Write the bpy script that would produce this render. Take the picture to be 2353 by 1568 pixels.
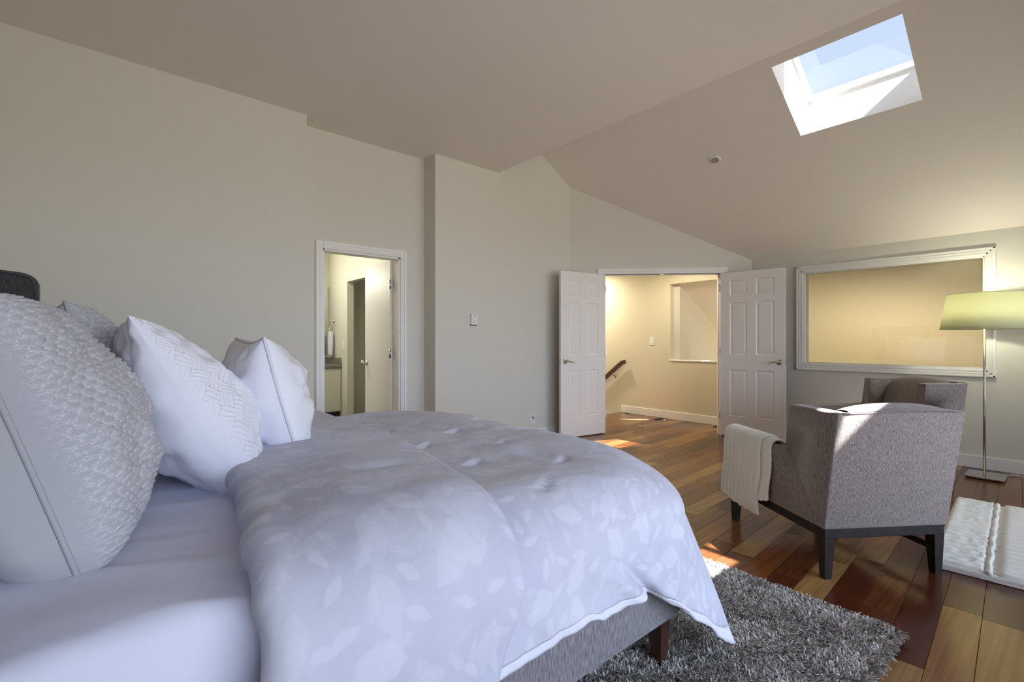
import bpy, bmesh, math, random
import numpy as np
from mathutils import Vector, Matrix

for o in list(bpy.data.objects): bpy.data.objects.remove(o)
SC = bpy.context.scene
COL = SC.collection
random.seed(7); RNG = np.random.default_rng(7)
PI = math.pi

# ------------------------------------------------------------------ camera, sky, sun, exposure
CAM_H = 1.19
YAW = math.atan(936/1110)                     # heading, clockwise from +Y
cd = bpy.data.cameras.new('camera'); cam = bpy.data.objects.new('camera', cd); COL.objects.link(cam)
cd.sensor_width = 36; cd.lens = 1110/2353*36; cd.clip_start = 0.02
cam.location = (0, 0, CAM_H); cam.rotation_euler = (PI/2, 0, -YAW)
SC.camera = cam

W = bpy.data.worlds.new('sky'); SC.world = W; W.use_nodes = True
nt = W.node_tree; nt.nodes.clear()
wo = nt.nodes.new('ShaderNodeOutputWorld'); bg = nt.nodes.new('ShaderNodeBackground')
tc = nt.nodes.new('ShaderNodeTexCoord'); sp = nt.nodes.new('ShaderNodeSeparateXYZ'); cr = nt.nodes.new('ShaderNodeValToRGB')
mr = nt.nodes.new('ShaderNodeMapRange'); mr.inputs[1].default_value = -1
nt.links.new(tc.outputs['Generated'], sp.inputs[0]); nt.links.new(sp.outputs[2], mr.inputs[0]); nt.links.new(mr.outputs[0], cr.inputs[0])
el = cr.color_ramp.elements
el[0].position = 0.0; el[0].color = (.56, .52, .46, 1)  # unseen ground below the horizon, brightened to throw light up at the ceiling
el[1].position = 1.0; el[1].color = (.60, .75, 1.0, 1)
e = el.new(.47); e.color = (.58, .54, .47, 1)
e = el.new(.52); e.color = (.78, .86, 1.0, 1)
nt.links.new(cr.outputs[0], bg.inputs[0]); nt.links.new(bg.outputs[0], wo.inputs[0])
bg.inputs[1].default_value = 5.0

SUN = Vector((-.03, .65, -1))
sd = bpy.data.lights.new('sun', 'SUN'); sd.energy = 220; sd.angle = .009; sd.color = (1, .95, .86)
so = bpy.data.objects.new('sun', sd); COL.objects.link(so); so.rotation_euler = SUN.to_track_quat('-Z', 'Y').to_euler(); so.location = (6, -5, 9)

def portal(name, loc, sx, sy, direction):
    l = bpy.data.lights.new(name, 'AREA'); l.shape = 'RECTANGLE'; l.size = sx; l.size_y = sy; l.cycles.is_portal = True
    o = bpy.data.objects.new(name, l); COL.objects.link(o); o.location = loc
    o.rotation_euler = Vector(direction).to_track_quat('-Z', 'Z' if abs(direction[2]) < .9 else 'Y').to_euler()
    return o

vs = SC.view_settings
vs.view_transform = 'Standard'; vs.look = 'None'; vs.gamma = 1; vs.use_curve_mapping = False; vs.exposure = 0.5
SC.cycles.use_denoising = True
SC.cycles.use_adaptive_sampling = True; SC.cycles.adaptive_threshold = .02
SC.cycles.max_bounces = 9; SC.cycles.diffuse_bounces = 6; SC.cycles.glossy_bounces = 4; SC.cycles.transparent_max_bounces = 12
SC.cycles.sample_clamp_indirect = 6; SC.cycles.caustics_reflective = False; SC.cycles.caustics_refractive = False

# ------------------------------------------------------------------ materials
def _nodes(name):
    m = bpy.data.materials.new(name); m.use_nodes = True
    return m, m.node_tree, m.node_tree.nodes['Principled BSDF']

def N(t, kind, **kw):
    n = t.nodes.new(kind)
    for k, v in kw.items(): setattr(n, k, v)
    return n

def mat(name, col, rough=.6, metal=0., spec=.5, bump=None, vary=None, sheen=0., coat=0.):
    m, t, b = _nodes(name)
    b.inputs['Base Color'].default_value = (*col, 1); b.inputs['Roughness'].default_value = rough
    b.inputs['Metallic'].default_value = metal; b.inputs['Specular IOR Level'].default_value = spec
    if sheen: b.inputs['Sheen Weight'].default_value = sheen
    if coat: b.inputs['Coat Weight'].default_value = coat; b.inputs['Coat Roughness'].default_value = .1
    c = N(t, 'ShaderNodeTexCoord')
    if bump:
        sc, st, dist = bump
        n = N(t, 'ShaderNodeTexNoise'); n.inputs['Scale'].default_value = sc; n.inputs['Detail'].default_value = 3
        bp = N(t, 'ShaderNodeBump'); bp.inputs['Strength'].default_value = st; bp.inputs['Distance'].default_value = dist
        t.links.new(c.outputs['Object'], n.inputs['Vector']); t.links.new(n.outputs[0], bp.inputs['Height']); t.links.new(bp.outputs[0], b.inputs['Normal'])
    if vary:
        sc, amt = vary
        n = N(t, 'ShaderNodeTexNoise'); n.inputs['Scale'].default_value = sc; n.inputs['Detail'].default_value = 4
        r = N(t, 'ShaderNodeValToRGB')
        r.color_ramp.elements[0].color = (*[x*(1-amt) for x in col], 1); r.color_ramp.elements[1].color = (*[min(1, x*(1+amt)) for x in col], 1)
        r.color_ramp.elements[0].position = .3; r.color_ramp.elements[1].position = .7
        t.links.new(c.outputs['Object'], n.inputs['Vector']); t.links.new(n.outputs[0], r.inputs[0]); t.links.new(r.outputs[0], b.inputs['Base Color'])
    return m

M = {}
M['wall'] = mat('wall_paint', (.70, .675, .61), .75, bump=(170, .12, .002))
M['ceiling'] = mat('ceiling_paint', (.85, .79, .73), .8, bump=(150, .10, .002))
M['trim'] = mat('white_trim', (.85, .835, .81), .38)
M['door'] = mat('door_white', (.84, .81, .785), .42, bump=(90, .03, .001))
M['hallwall'] = mat('hall_paint', (.66, .61, .47), .7, bump=(170, .08, .002))
M['bathwall'] = mat('bath_paint', (.70, .69, .58), .6, bump=(140, .15, .002))
M['chrome'] = mat('brushed_nickel', (.62, .60, .56), .25, metal=1)
M['black'] = mat('black_plastic', (.015, .015, .015), .5)
M['plastic'] = mat('white_plastic', (.80, .79, .78), .35)
M['espresso'] = mat('espresso_wood', (.014, .009, .008), .5, spec=.25, vary=(30, .4))
M['rail_wood'] = mat('handrail_wood', (.07, .022, .014), .35)
M['walnut'] = mat('walnut_leg', (.05, .017, .012), .3)
M['counter'] = mat('grey_counter', (.20, .19, .17), .3, vary=(60, .25))
M['vanity'] = mat('vanity_cream', (.62, .59, .48), .45)
M['dark'] = mat('subfloor_dark', (.03, .018, .012), .7)
M['tile'] = mat('bath_floor_tile', (.11, .10, .09), .4)
M['sheet'] = mat('white_sheet', (.68, .69, .83), .85, bump=(14, .10, .02), sheen=.1)
M['white_cotton'] = mat('white_cotton', (.765, .77, .86), .85, bump=(18, .10, .015), sheen=.1)
M['hem'] = mat('white_hem', (.68, .68, .78), .85, bump=(40, .08, .006))
M['greysham'] = mat('grey_sham', (.46, .455, .475), .7, bump=(20, .12, .012), sheen=.15)
M['piping'] = mat('grey_piping', (.42, .415, .44), .75)
M['wpiping'] = mat('white_piping', (.70, .70, .76), .8)
M['throw'] = mat('cream_knit', (.90, .885, .84), .95, bump=(220, .4, .004), sheen=.2)
M['whitemat'] = mat('white_chenille', (.82, .805, .76), .95, bump=(260, .5, .004), sheen=.2)
M['cord'] = mat('lamp_cord', (.65, .62, .52), .5)

def thread_mat(name, base, thread, rough=.75):
    m, t, b = _nodes(name)
    a = N(t, 'ShaderNodeAttribute', attribute_name='thread')
    mx = N(t, 'ShaderNodeMix', data_type='RGBA'); mx.inputs[6].default_value = (*base, 1); mx.inputs[7].default_value = (*thread, 1)
    t.links.new(a.outputs['Fac'], mx.inputs[0]); t.links.new(mx.outputs[2], b.inputs['Base Color'])
    b.inputs['Roughness'].default_value = rough; b.inputs['Sheen Weight'].default_value = .1
    return m
M['quilt'] = thread_mat('grey_quilted', (.43, .425, .46), (.68, .68, .72))
M['weave'] = thread_mat('white_basketweave', (.75, .75, .84), (.80, .80, .87))
M['embroid'] = thread_mat('white_embroidery', (.76, .76, .82), (.88, .88, .92), .5)

def upholstery(name, c0, c1, zs=9.):
    m, t, b = _nodes(name)
    c = N(t, 'ShaderNodeTexCoord'); mp = N(t, 'ShaderNodeMapping'); mp.inputs['Scale'].default_value = (400, 400, 400/zs)
    n = N(t, 'ShaderNodeTexNoise'); n.inputs['Scale'].default_value = 1; n.inputs['Detail'].default_value = 3
    r = N(t, 'ShaderNodeValToRGB'); r.color_ramp.elements[0].position = .36; r.color_ramp.elements[1].position = .66
    r.color_ramp.elements[0].color = (*c0, 1); r.color_ramp.elements[1].color = (*c1, 1)
    bp = N(t, 'ShaderNodeBump'); bp.inputs['Strength'].default_value = .35; bp.inputs['Distance'].default_value = .002
    t.links.new(c.outputs['Object'], mp.inputs[0]); t.links.new(mp.outputs[0], n.inputs['Vector']); t.links.new(n.outputs[0], r.inputs[0])
    t.links.new(r.outputs[0], b.inputs['Base Color']); t.links.new(n.outputs[0], bp.inputs['Height']); t.links.new(bp.outputs[0], b.inputs['Normal'])
    b.inputs['Roughness'].default_value = .9; b.inputs['Sheen Weight'].default_value = .25
    return m
M['chairfab'] = upholstery('taupe_chenille', (.115, .092, .088), (.31, .255, .24), 11)
M['bedfab'] = upholstery('grey_tweed', (.09, .085, .095), (.30, .28, .30), 12)
M['headfab'] = upholstery('charcoal_tweed', (.022, .019, .021), (.085, .075, .078), 10)

def duvet_mat():
    m, t, b = _nodes('duvet_leaf_print')
    c = N(t, 'ShaderNodeTexCoord')
    at = N(t, 'ShaderNodeAttribute', attribute_name='cloth')
    def math_(op, a, b=None):
        n_ = N(t, 'ShaderNodeMath', operation=op)
        for k, v in enumerate((a, b)):
            if v is None: continue
            if isinstance(v, (int, float)): n_.inputs[k].default_value = v
            else: t.links.new(v, n_.inputs[k])
        return n_.outputs[0]
    def layer(scale, length, half, dist, off):
        nz = N(t, 'ShaderNodeTexNoise'); nz.inputs['Scale'].default_value = 22; nz.inputs['Detail'].default_value = 3
        t.links.new(at.outputs['Vector'], nz.inputs['Vector'])
        ad = N(t, 'ShaderNodeMix', data_type='RGBA', blend_type='LINEAR_LIGHT'); ad.inputs[0].default_value = dist
        t.links.new(at.outputs['Vector'], ad.inputs[6]); t.links.new(nz.outputs['Color'], ad.inputs[7])
        mp = N(t, 'ShaderNodeMapping'); mp.inputs['Location'].default_value = (off, off*1.7, 0); mp.inputs['Scale'].default_value = (scale,)*3
        t.links.new(ad.outputs[2], mp.inputs[0])
        v = N(t, 'ShaderNodeTexVoronoi', voronoi_dimensions='2D'); v.inputs['Scale'].default_value = 1; v.inputs['Randomness'].default_value = .9
        t.links.new(mp.outputs[0], v.inputs['Vector'])
        sb = N(t, 'ShaderNodeVectorMath', operation='SUBTRACT'); t.links.new(mp.outputs[0], sb.inputs[0]); t.links.new(v.outputs['Position'], sb.inputs[1])
        sc_ = N(t, 'ShaderNodeSeparateColor'); t.links.new(v.outputs['Color'], sc_.inputs[0])
        vr = N(t, 'ShaderNodeVectorRotate', rotation_type='Z_AXIS'); t.links.new(sb.outputs[0], vr.inputs['Vector']); t.links.new(math_('MULTIPLY', sc_.outputs[0], 6.283), vr.inputs['Angle'])
        xy = N(t, 'ShaderNodeSeparateXYZ'); t.links.new(vr.outputs[0], xy.inputs[0])
        q_ = math_('DIVIDE', xy.outputs[0], length); hgt = math_('MULTIPLY', math_('SUBTRACT', 1., math_('MULTIPLY', q_, q_)), half)
        d_ = math_('SUBTRACT', hgt, math_('ABSOLUTE', xy.outputs[1]))
        r = N(t, 'ShaderNodeMapRange', interpolation_type='SMOOTHSTEP'); r.inputs[1].default_value = -.01; r.inputs[2].default_value = .09
        t.links.new(d_, r.inputs[0])
        return math_('MULTIPLY', r.outputs[0], math_('ADD', math_('MULTIPLY', sc_.outputs[1], .7), .3))
    l1 = layer(7.4, .46, .27, .018, 3.1)
    l2 = layer(14.5, .48, .20, .010, 7.7)
    l3 = layer(4.3, .62, .035, .03, 1.3)
    big = N(t, 'ShaderNodeTexNoise'); big.inputs['Scale'].default_value = 3.2; big.inputs['Detail'].default_value = 3
    t.links.new(c.outputs['Object'], big.inputs['Vector'])
    r0 = N(t, 'ShaderNodeValToRGB'); r0.color_ramp.elements[0].position = .35; r0.color_ramp.elements[1].position = .65
    r0.color_ramp.elements[0].color = (.475, .48, .60, 1); r0.color_ramp.elements[1].color = (.555, .56, .665, 1)
    t.links.new(big.outputs[0], r0.inputs[0])
    m1 = N(t, 'ShaderNodeMix', data_type='RGBA'); m1.inputs[7].default_value = (.625, .63, .735, 1)
    k1 = N(t, 'ShaderNodeMath', operation='MULTIPLY'); k1.inputs[1].default_value = .7
    t.links.new(l1, k1.inputs[0]); t.links.new(k1.outputs[0], m1.inputs[0]); t.links.new(r0.outputs[0], m1.inputs[6])
    m2 = N(t, 'ShaderNodeMix', data_type='RGBA'); m2.inputs[7].default_value = (.63, .63, .735, 1)
    k2 = N(t, 'ShaderNodeMath', operation='MULTIPLY'); k2.inputs[1].default_value = .65
    t.links.new(l2, k2.inputs[0]); t.links.new(k2.outputs[0], m2.inputs[0]); t.links.new(m1.outputs[2], m2.inputs[6])
    m3 = N(t, 'ShaderNodeMix', data_type='RGBA'); m3.inputs[7].default_value = (.66, .66, .74, 1)
    t.links.new(math_('MULTIPLY', l3, .7), m3.inputs[0]); t.links.new(m2.outputs[2], m3.inputs[6])
    t.links.new(m3.outputs[2], b.inputs['Base Color'])
    wr = N(t, 'ShaderNodeTexNoise'); wr.inputs['Scale'].default_value = 16; wr.inputs['Detail'].default_value = 4; wr.inputs['Distortion'].default_value = .6
    bp = N(t, 'ShaderNodeBump'); bp.inputs['Strength'].default_value = .26; bp.inputs['Distance'].default_value = .02
    t.links.new(c.outputs['Object'], wr.inputs['Vector']); t.links.new(wr.outputs[0], bp.inputs['Height']); t.links.new(bp.outputs[0], b.inputs['Normal'])
    b.inputs['Roughness'].default_value = .85; b.inputs['Sheen Weight'].default_value = .1
    return m
M['duvet'] = duvet_mat()

def plank_mat():
    m, t, b = _nodes('hardwood_plank')
    oi = N(t, 'ShaderNodeObjectInfo'); g = N(t, 'ShaderNodeNewGeometry')
    ramp = N(t, 'ShaderNodeValToRGB'); ramp.color_ramp.interpolation = 'CONSTANT'
    cols = [(.085, .022, .009), (.19, .075, .025), (.125, .040, .014), (.25, .11, .032), (.055, .017, .009), (.17, .052, .015), (.31, .17, .06), (.105, .032, .012), (.21, .095, .034), (.14, .060, .026)]
    e0 = ramp.color_ramp.elements
    e0[0].position = 0; e0[0].color = (*cols[0], 1); e0[1].position = .1; e0[1].color = (*cols[1], 1)
    for i, c in enumerate(cols[2:], 2):
        e = e0.new(i/10); e.color = (*c, 1)
    t.links.new(oi.outputs['Random'], ramp.inputs[0])
    mp = N(t, 'ShaderNodeMapping'); mp.inputs['Scale'].default_value = (1.1, 34, 34); mp.inputs['Rotation'].default_value = (0, 0, -math.radians(3.5))
    off = N(t, 'ShaderNodeVectorMath', operation='SCALE'); off.inputs['Scale'].default_value = 37.
    cmb = N(t, 'ShaderNodeCombineXYZ'); t.links.new(oi.outputs['Random'], cmb.inputs[0]); t.links.new(oi.outputs['Random'], cmb.inputs[2]); t.links.new(cmb.outputs[0], off.inputs[0])
    t.links.new(g.outputs['Position'], mp.inputs[0])
    ad = N(t, 'ShaderNodeVectorMath', operation='ADD'); t.links.new(mp.outputs[0], ad.inputs[0]); t.links.new(off.outputs[0], ad.inputs[1])
    n = N(t, 'ShaderNodeTexNoise'); n.inputs['Scale'].default_value = 1.4; n.inputs['Detail'].default_value = 3; n.inputs['Distortion'].default_value = .1
    t.links.new(ad.outputs[0], n.inputs['Vector'])
    r2 = N(t, 'ShaderNodeMapRange'); r2.inputs[1].default_value = .3; r2.inputs[2].default_value = .72; r2.inputs[3].default_value = .74; r2.inputs[4].default_value = 1.24
    t.links.new(n.outputs[0], r2.inputs[0])
    mul = N(t, 'ShaderNodeVectorMath', operation='SCALE'); t.links.new(ramp.outputs[0], mul.inputs[0]); t.links.new(r2.outputs[0], mul.inputs['Scale'])
    t.links.new(mul.outputs[0], b.inputs['Base Color'])
    b.inputs['Roughness'].default_value = .20; b.inputs['Specular IOR Level'].default_value = .42
    n3 = N(t, 'ShaderNodeTexNoise'); n3.inputs['Scale'].default_value = 3
    bp = N(t, 'ShaderNodeBump'); bp.inputs['Strength'].default_value = .05; bp.inputs['Distance'].default_value = .01
    t.links.new(n3.outputs[0], bp.inputs['Height']); t.links.new(g.outputs['Position'], n3.inputs['Vector']); t.links.new(bp.outputs[0], b.inputs['Normal'])
    return m
M['plank'] = plank_mat()

def rug_mat():
    m, t, b = _nodes('shag_fibre')
    a = N(t, 'ShaderNodeAttribute', attribute_name='tone')
    r = N(t, 'ShaderNodeValToRGB')
    r.color_ramp.elements[0].color = (.10, .092, .088, 1); r.color_ramp.elements[1].color = (.80, .75, .71, 1)
    t.links.new(a.outputs['Fac'], r.inputs[0]); t.links.new(r.outputs[0], b.inputs['Base Color'])
    b.inputs['Roughness'].default_value = .6; b.inputs['Sheen Weight'].default_value = .2
    return m
M['shag'] = rug_mat()
M['rugbase'] = mat('rug_backing', (.06, .055, .055), .95)

def glass(name, tint=(1, 1, 1), refl=1.0):
    m = bpy.data.materials.new(name); m.use_nodes = True; t = m.node_tree; t.nodes.clear()
    o = N(t, 'ShaderNodeOutputMaterial'); tr = N(t, 'ShaderNodeBsdfTransparent'); gl = N(t, 'ShaderNodeBsdfGlossy'); mx = N(t, 'ShaderNodeMixShader')
    fr = N(t, 'ShaderNodeFresnel'); fr.inputs[0].default_value = 1.5
    k = N(t, 'ShaderNodeMath', operation='MULTIPLY'); k.inputs[1].default_value = refl
    tr.inputs[0].default_value = (*tint, 1); gl.inputs['Roughness'].default_value = .01
    t.links.new(fr.outputs[0], k.inputs[0]); t.links.new(k.outputs[0], mx.inputs[0]); t.links.new(tr.outputs[0], mx.inputs[1]); t.links.new(gl.outputs[0], mx.inputs[2]); t.links.new(mx.outputs[0], o.inputs[0])
    return m
M['glass'] = glass('clear_glass', (.97, .98, .97), 2.4)
M['skyglass'] = glass('window_glass', (.96, .98, 1), 1)
M['tintglass'] = glass('tinted_skylight_glass', (.36, .37, .385), .5)
M['mirror'] = mat('mirror_glass', (.85, .87, .85), .02, metal=1)

def emit(name, col, s):
    m = bpy.data.materials.new(name); m.use_nodes = True; t = m.node_tree; t.nodes.clear()
    o = N(t, 'ShaderNodeOutputMaterial'); e = N(t, 'ShaderNodeEmission'); e.inputs[0].default_value = (*col, 1); e.inputs[1].default_value = s
    t.links.new(e.outputs[0], o.inputs[0]); return m
M['bulb'] = emit('warm_bulb', (1, .85, .6), 8)

def shade_mat():
    m = bpy.data.materials.new('linen_shade'); m.use_nodes = True; t = m.node_tree; t.nodes.clear()
    o = N(t, 'ShaderNodeOutputMaterial'); d = N(t, 'ShaderNodeBsdfDiffuse'); tl = N(t, 'ShaderNodeBsdfTranslucent'); mx = N(t, 'ShaderNodeMixShader')
    d.inputs[0].default_value = (.78, .78, .62, 1); tl.inputs[0].default_value = (.76, .76, .56, 1); mx.inputs[0].default_value = .5
    t.links.new(d.outputs[0], mx.inputs[1]); t.links.new(tl.outputs[0], mx.inputs[2]); t.links.new(mx.outputs[0], o.inputs[0]); return m
M['shade'] = shade_mat()

# ------------------------------------------------------------------ geometry helpers
def tag(o, label=None, cat=None, group=None, kind=None):
    if label: o['label'] = label
    if cat: o['category'] = cat
    if group: o['group'] = group
    if kind: o['kind'] = kind
    return o

def empty(name, loc=(0, 0, 0), rz=0., label=None, cat=None, group=None, kind=None):
    o = bpy.data.objects.new(name, None); o.empty_display_size = .1; COL.objects.link(o)
    o.location = loc; o.rotation_euler = (0, 0, rz)
    return tag(o, label, cat, group, kind)

def mk(name, V, F, m, parent=None, smooth=False):
    me = bpy.data.meshes.new(name)
    me.from_pydata([tuple(map(float, v)) for v in V], [], [tuple(map(int, f)) for f in F]); me.update()
    if smooth: me.polygons.foreach_set('use_smooth', [True]*len(me.polygons))
    if m: me.materials.append(M[m])
    o = bpy.data.objects.new(name, me); COL.objects.link(o)
    if parent: o.parent = parent
    return o

def grid(name, P, m, parent=None, close_v=False, close_u=False, smooth=True, flip=False):
    P = np.asarray(P, float); nu, nv = P.shape[:2]
    idx = np.arange(nu*nv).reshape(nu, nv)
    a = idx if not close_u else np.vstack([idx, idx[:1]])
    a = a if not close_v else np.hstack([a, a[:, :1]])
    F = np.stack([a[:-1, :-1], a[1:, :-1], a[1:, 1:], a[:-1, 1:]], -1).reshape(-1, 4)
    if flip: F = F[:, ::-1]
    me = bpy.data.meshes.new(name); me.vertices.add(nu*nv); me.vertices.foreach_set('co', P.reshape(-1).astype(np.float32))
    nf = len(F); me.loops.add(nf*4); me.loops.foreach_set('vertex_index', F.reshape(-1).astype(np.int32))
    me.polygons.add(nf); me.polygons.foreach_set('loop_start', np.arange(0, nf*4, 4, dtype=np.int32))
    try: me.polygons.foreach_set('loop_total', np.full(nf, 4, dtype=np.int32))
    except Exception: pass
    me.polygons.foreach_set('use_smooth', np.full(nf, smooth)); me.update(calc_edges=True); me.validate()
    if m: me.materials.append(M[m])
    o = bpy.data.objects.new(name, me); COL.objects.link(o)
    if parent: o.parent = parent
    return o

class B:
    def __init__(s): s.bm = bmesh.new()
    def box(s, x0, x1, y0, y1, z0, z1, bev=0., seg=2, mx=None):
        r = bmesh.ops.create_cube(s.bm, size=1); vs_ = r['verts']
        for v in vs_: v.co = Vector(((x0+x1)/2+v.co.x*(x1-x0), (y0+y1)/2+v.co.y*(y1-y0), (z0+z1)/2+v.co.z*(z1-z0)))
        if bev:
            es = list({e for v in vs_ for e in v.link_edges})
            rr = bmesh.ops.bevel(s.bm, geom=es, offset=bev, segments=seg, affect='EDGES', profile=.5)
            vs_ = list({v for v in rr['verts']} | {v for v in vs_ if v.is_valid})
        if mx is not None: bmesh.ops.transform(s.bm, matrix=mx, verts=[v for v in vs_ if v.is_valid])
        return s
    def prism(s, poly, axis, a, b, bev=0.):
        """poly: 2D list in the two other axes (cyclic order x,y,z minus axis), extruded a..b along axis"""
        def P(p, t):
            if axis == 'x': return (t, p[0], p[1])
            if axis == 'y': return (p[0], t, p[1])
            return (p[0], p[1], t)
        v0 = [s.bm.verts.new(P(p, a)) for p in poly]; v1 = [s.bm.verts.new(P(p, b)) for p in poly]
        fs = [s.bm.faces.new(v0), s.bm.faces.new(v1[::-1])]
        n = len(poly)
        for i in range(n): fs.append(s.bm.faces.new((v0[i], v1[i], v1[(i+1) % n], v0[(i+1) % n])))
        if bev:
            es = list({e for f in fs for e in f.edges})
            bmesh.ops.bevel(s.bm, geom=es, offset=bev, segments=2, affect='EDGES', profile=.5)
        return s
    def tube(s, pts, r, n=10, closed=False):
        pts = [Vector(p) for p in pts]; rs = r if isinstance(r, (list, tuple)) else [r]*len(pts)
        rings = []; L = len(pts)
        for i, p in enumerate(pts):
            a = pts[(i-1) % L] if (closed or i) else p; c = pts[(i+1) % L] if (closed or i < L-1) else p
            d = (c-a).normalized(); u = d.orthogonal().normalized() if i == 0 else (u-d*u.dot(d)).normalized()
            w = d.cross(u)
            rings.append([s.bm.verts.new(p+(u*math.cos(2*PI*k/n)+w*math.sin(2*PI*k/n))*rs[i]) for k in range(n)])
        for i in range(L if closed else L-1):
            A, C = rings[i], rings[(i+1) % L]
            for k in range(n): s.bm.faces.new((A[k], A[(k+1) % n], C[(k+1) % n], C[k]))
        if not closed: s.bm.faces.new(rings[0][::-1]); s.bm.faces.new(rings[-1])
        return s
    def lathe(s, prof, n=32, mx=None, cap=True):
        rings = []; allv = []
        for r, z in prof:
            ring = [s.bm.verts.new((r*math.cos(2*PI*k/n), r*math.sin(2*PI*k/n), z)) for k in range(n)]; rings.append(ring); allv += ring
        for A, C in zip(rings[:-1], rings[1:]):
            for k in range(n): s.bm.faces.new((A[k], A[(k+1) % n], C[(k+1) % n], C[k]))
        if cap: s.bm.faces.new(rings[0][::-1]); s.bm.faces.new(rings[-1])
        if mx is not None: bmesh.ops.transform(s.bm, matrix=mx, verts=allv)
        return s
    def build(s, name, m, parent=None, smooth=False, angle=None):
        bmesh.ops.recalc_face_normals(s.bm, faces=s.bm.faces[:])
        me = bpy.data.meshes.new(name); s.bm.to_mesh(me); s.bm.free()
        if smooth: me.polygons.foreach_set('use_smooth', [True]*len(me.polygons))
        if m: me.materials.append(M[m])
        o = bpy.data.objects.new(name, me); COL.objects.link(o)
        if parent: o.parent = parent
        if smooth and angle:
            mo = o.modifiers.new('wn', 'WEIGHTED_NORMAL'); mo.keep_sharp = True
        return o

def copy_tree(o, parent=None):
    c = o.copy(); COL.objects.link(c); c.parent = parent
    for ch in list(o.children): copy_tree(ch, c)
    return c

def hash2(ix, iy, seed):
    h = (ix.astype(np.int64)*374761393+iy.astype(np.int64)*668265263+seed*974634777) & 0x7fffffff
    h = ((h ^ (h >> 13))*1274126177) & 0x7fffffff
    return ((h ^ (h >> 16)) & 0xffff)/65535.*2-1
def noise2(x, y, seed=0):
    x = np.asarray(x, float); y = np.asarray(y, float)
    ix = np.floor(x); iy = np.floor(y); fx = x-ix; fy = y-iy
    fx = fx*fx*fx*(fx*(fx*6-15)+10); fy = fy*fy*fy*(fy*(fy*6-15)+10)
    a = hash2(ix, iy, seed); b = hash2(ix+1, iy, seed); c = hash2(ix, iy+1, seed); d = hash2(ix+1, iy+1, seed)
    return (a*(1-fx)+b*fx)*(1-fy)+(c*(1-fx)+d*fx)*fy
def sstep(a, b, x):
    t = np.clip((np.asarray(x, float)-a)/(b-a), 0, 1); return t*t*(3-2*t)

# ------------------------------------------------------------------ room dimensions (metres)
YN, YD, XW, DIAG = 4.32, 4.54, 6.24, 8.95     # left/back wall, alcove wall, right wall, X+Y of the diagonal door wall
XE = 3.438                                     # edge of the flat ceiling
XH, YB = -.66, -1.90                           # headboard wall, window wall behind the camera
T = .12
def zflat(x): return 3.155-.012*x
def zroof(x): return 3.185-.605*(x-4.63)
XC = DIAG-YN                                   # 4.63
YC = DIAG-XW                                   # 2.71
SLOPE_N = Vector((.605, 0, 1)).normalized(); SLOPE_T = Vector((1, 0, -.605)).normalized()

def S(o): o['kind'] = 'structure'; return o

# left wall, alcove, back wall
S(B().prism([(XH-T, 0), (1.331, 0), (1.331, zflat(1.331)), (XH-T, zflat(XH-T))], 'y', YN, YN+T).build('wall_left', 'wall'))
b = B()
b.box(1.21, 1.331, YN+T, YD, 0, 3.2)
S(b.build('wall_alcove_left', 'wall'))
DX0, DX1, DZ = 1.545, 2.315, 2.04
b = B().box(1.21, DX0, YD, YD+T, 0, 3.2).box(DX1, 2.73, YD, YD+T, 0, 3.2).box(DX0, DX1, YD, YD+T, DZ, 3.2)
S(b.build('wall_alcove', 'wall'))
S(B().prism([(2.606, 0), (XC, 0), (XC, zroof(XC)), (XE, zroof(XE)), (XE, zflat(XE)), (2.606, zflat(2.606))], 'y', YN, YN+.22).build('wall_back', 'wall'))

# diagonal wall with the double-door opening: local frame, x along the wall
DW = math.hypot(XW-XC, YC-YN); DA = math.atan2(YC-YN, XW-XC)
OT0, OT1 = .435, 1.895
wd = S(empty('wall_doors', (XC, YN, 0), DA))
def seg(x0, x1, z0, zt=None):
    zr = lambda t: zroof(XC+t*math.cos(DA))
    return [(x0, z0), (x1, z0), (x1, zr(x1) if zt is None else zt), (x0, zr(x0) if zt is None else zt)]
b = B().prism(seg(0, OT0, 0), 'y', 0, T).prism(seg(OT1, DW, 0), 'y', 0, T).prism(seg(OT0, OT1, 2.05), 'y', 0, T)
b.build('wall_surface', 'wall', wd)
# door jamb and casing
b = B().box(OT0-.02, OT0, -.005, T+.005, 0, 2.05).box(OT1, OT1+.02, -.005, T+.005, 0, 2.05).box(OT0-.02, OT1+.02, -.005, T+.005, 2.05, 2.07)
t1 = S(empty('trim_1', (XC, YN, 0), DA))
b.build('jamb', 'trim', t1)
for (x0, x1, z0, z1) in ((OT0-.085, OT1+.085, 2.052, 2.125), (OT0-.085, OT0-.012, 0, 2.052), (OT1+.012, OT1+.085, 0, 2.052)):
    bb = B().box(x0, x1, -.018, -.002, z0, z1, .004)
    if z1 > 2.1: bb.box(x0+.004, x1-.004, -.026, -.016, z0+.028, z1-.008, .004); bb.box(x0+.01, x1-.01, -.021, -.016, z0+.006, z0+.022, .002)
    bb.build('casing', 'trim', t1)
b = B().box((OT0+OT1)/2-.03, (OT0+OT1)/2+.03, .01, .04, 2.043, 2.051); b.build('strike_plate', 'chrome', t1)
b = B().box(OT0+.0, OT0+.012, .045, .06, 0, 2.05).box(OT1-.012, OT1, .045, .06, 0, 2.05).box(OT0, OT1, .045, .06, 2.038, 2.05); b.build('door_stop', 'trim', t1)

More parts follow.
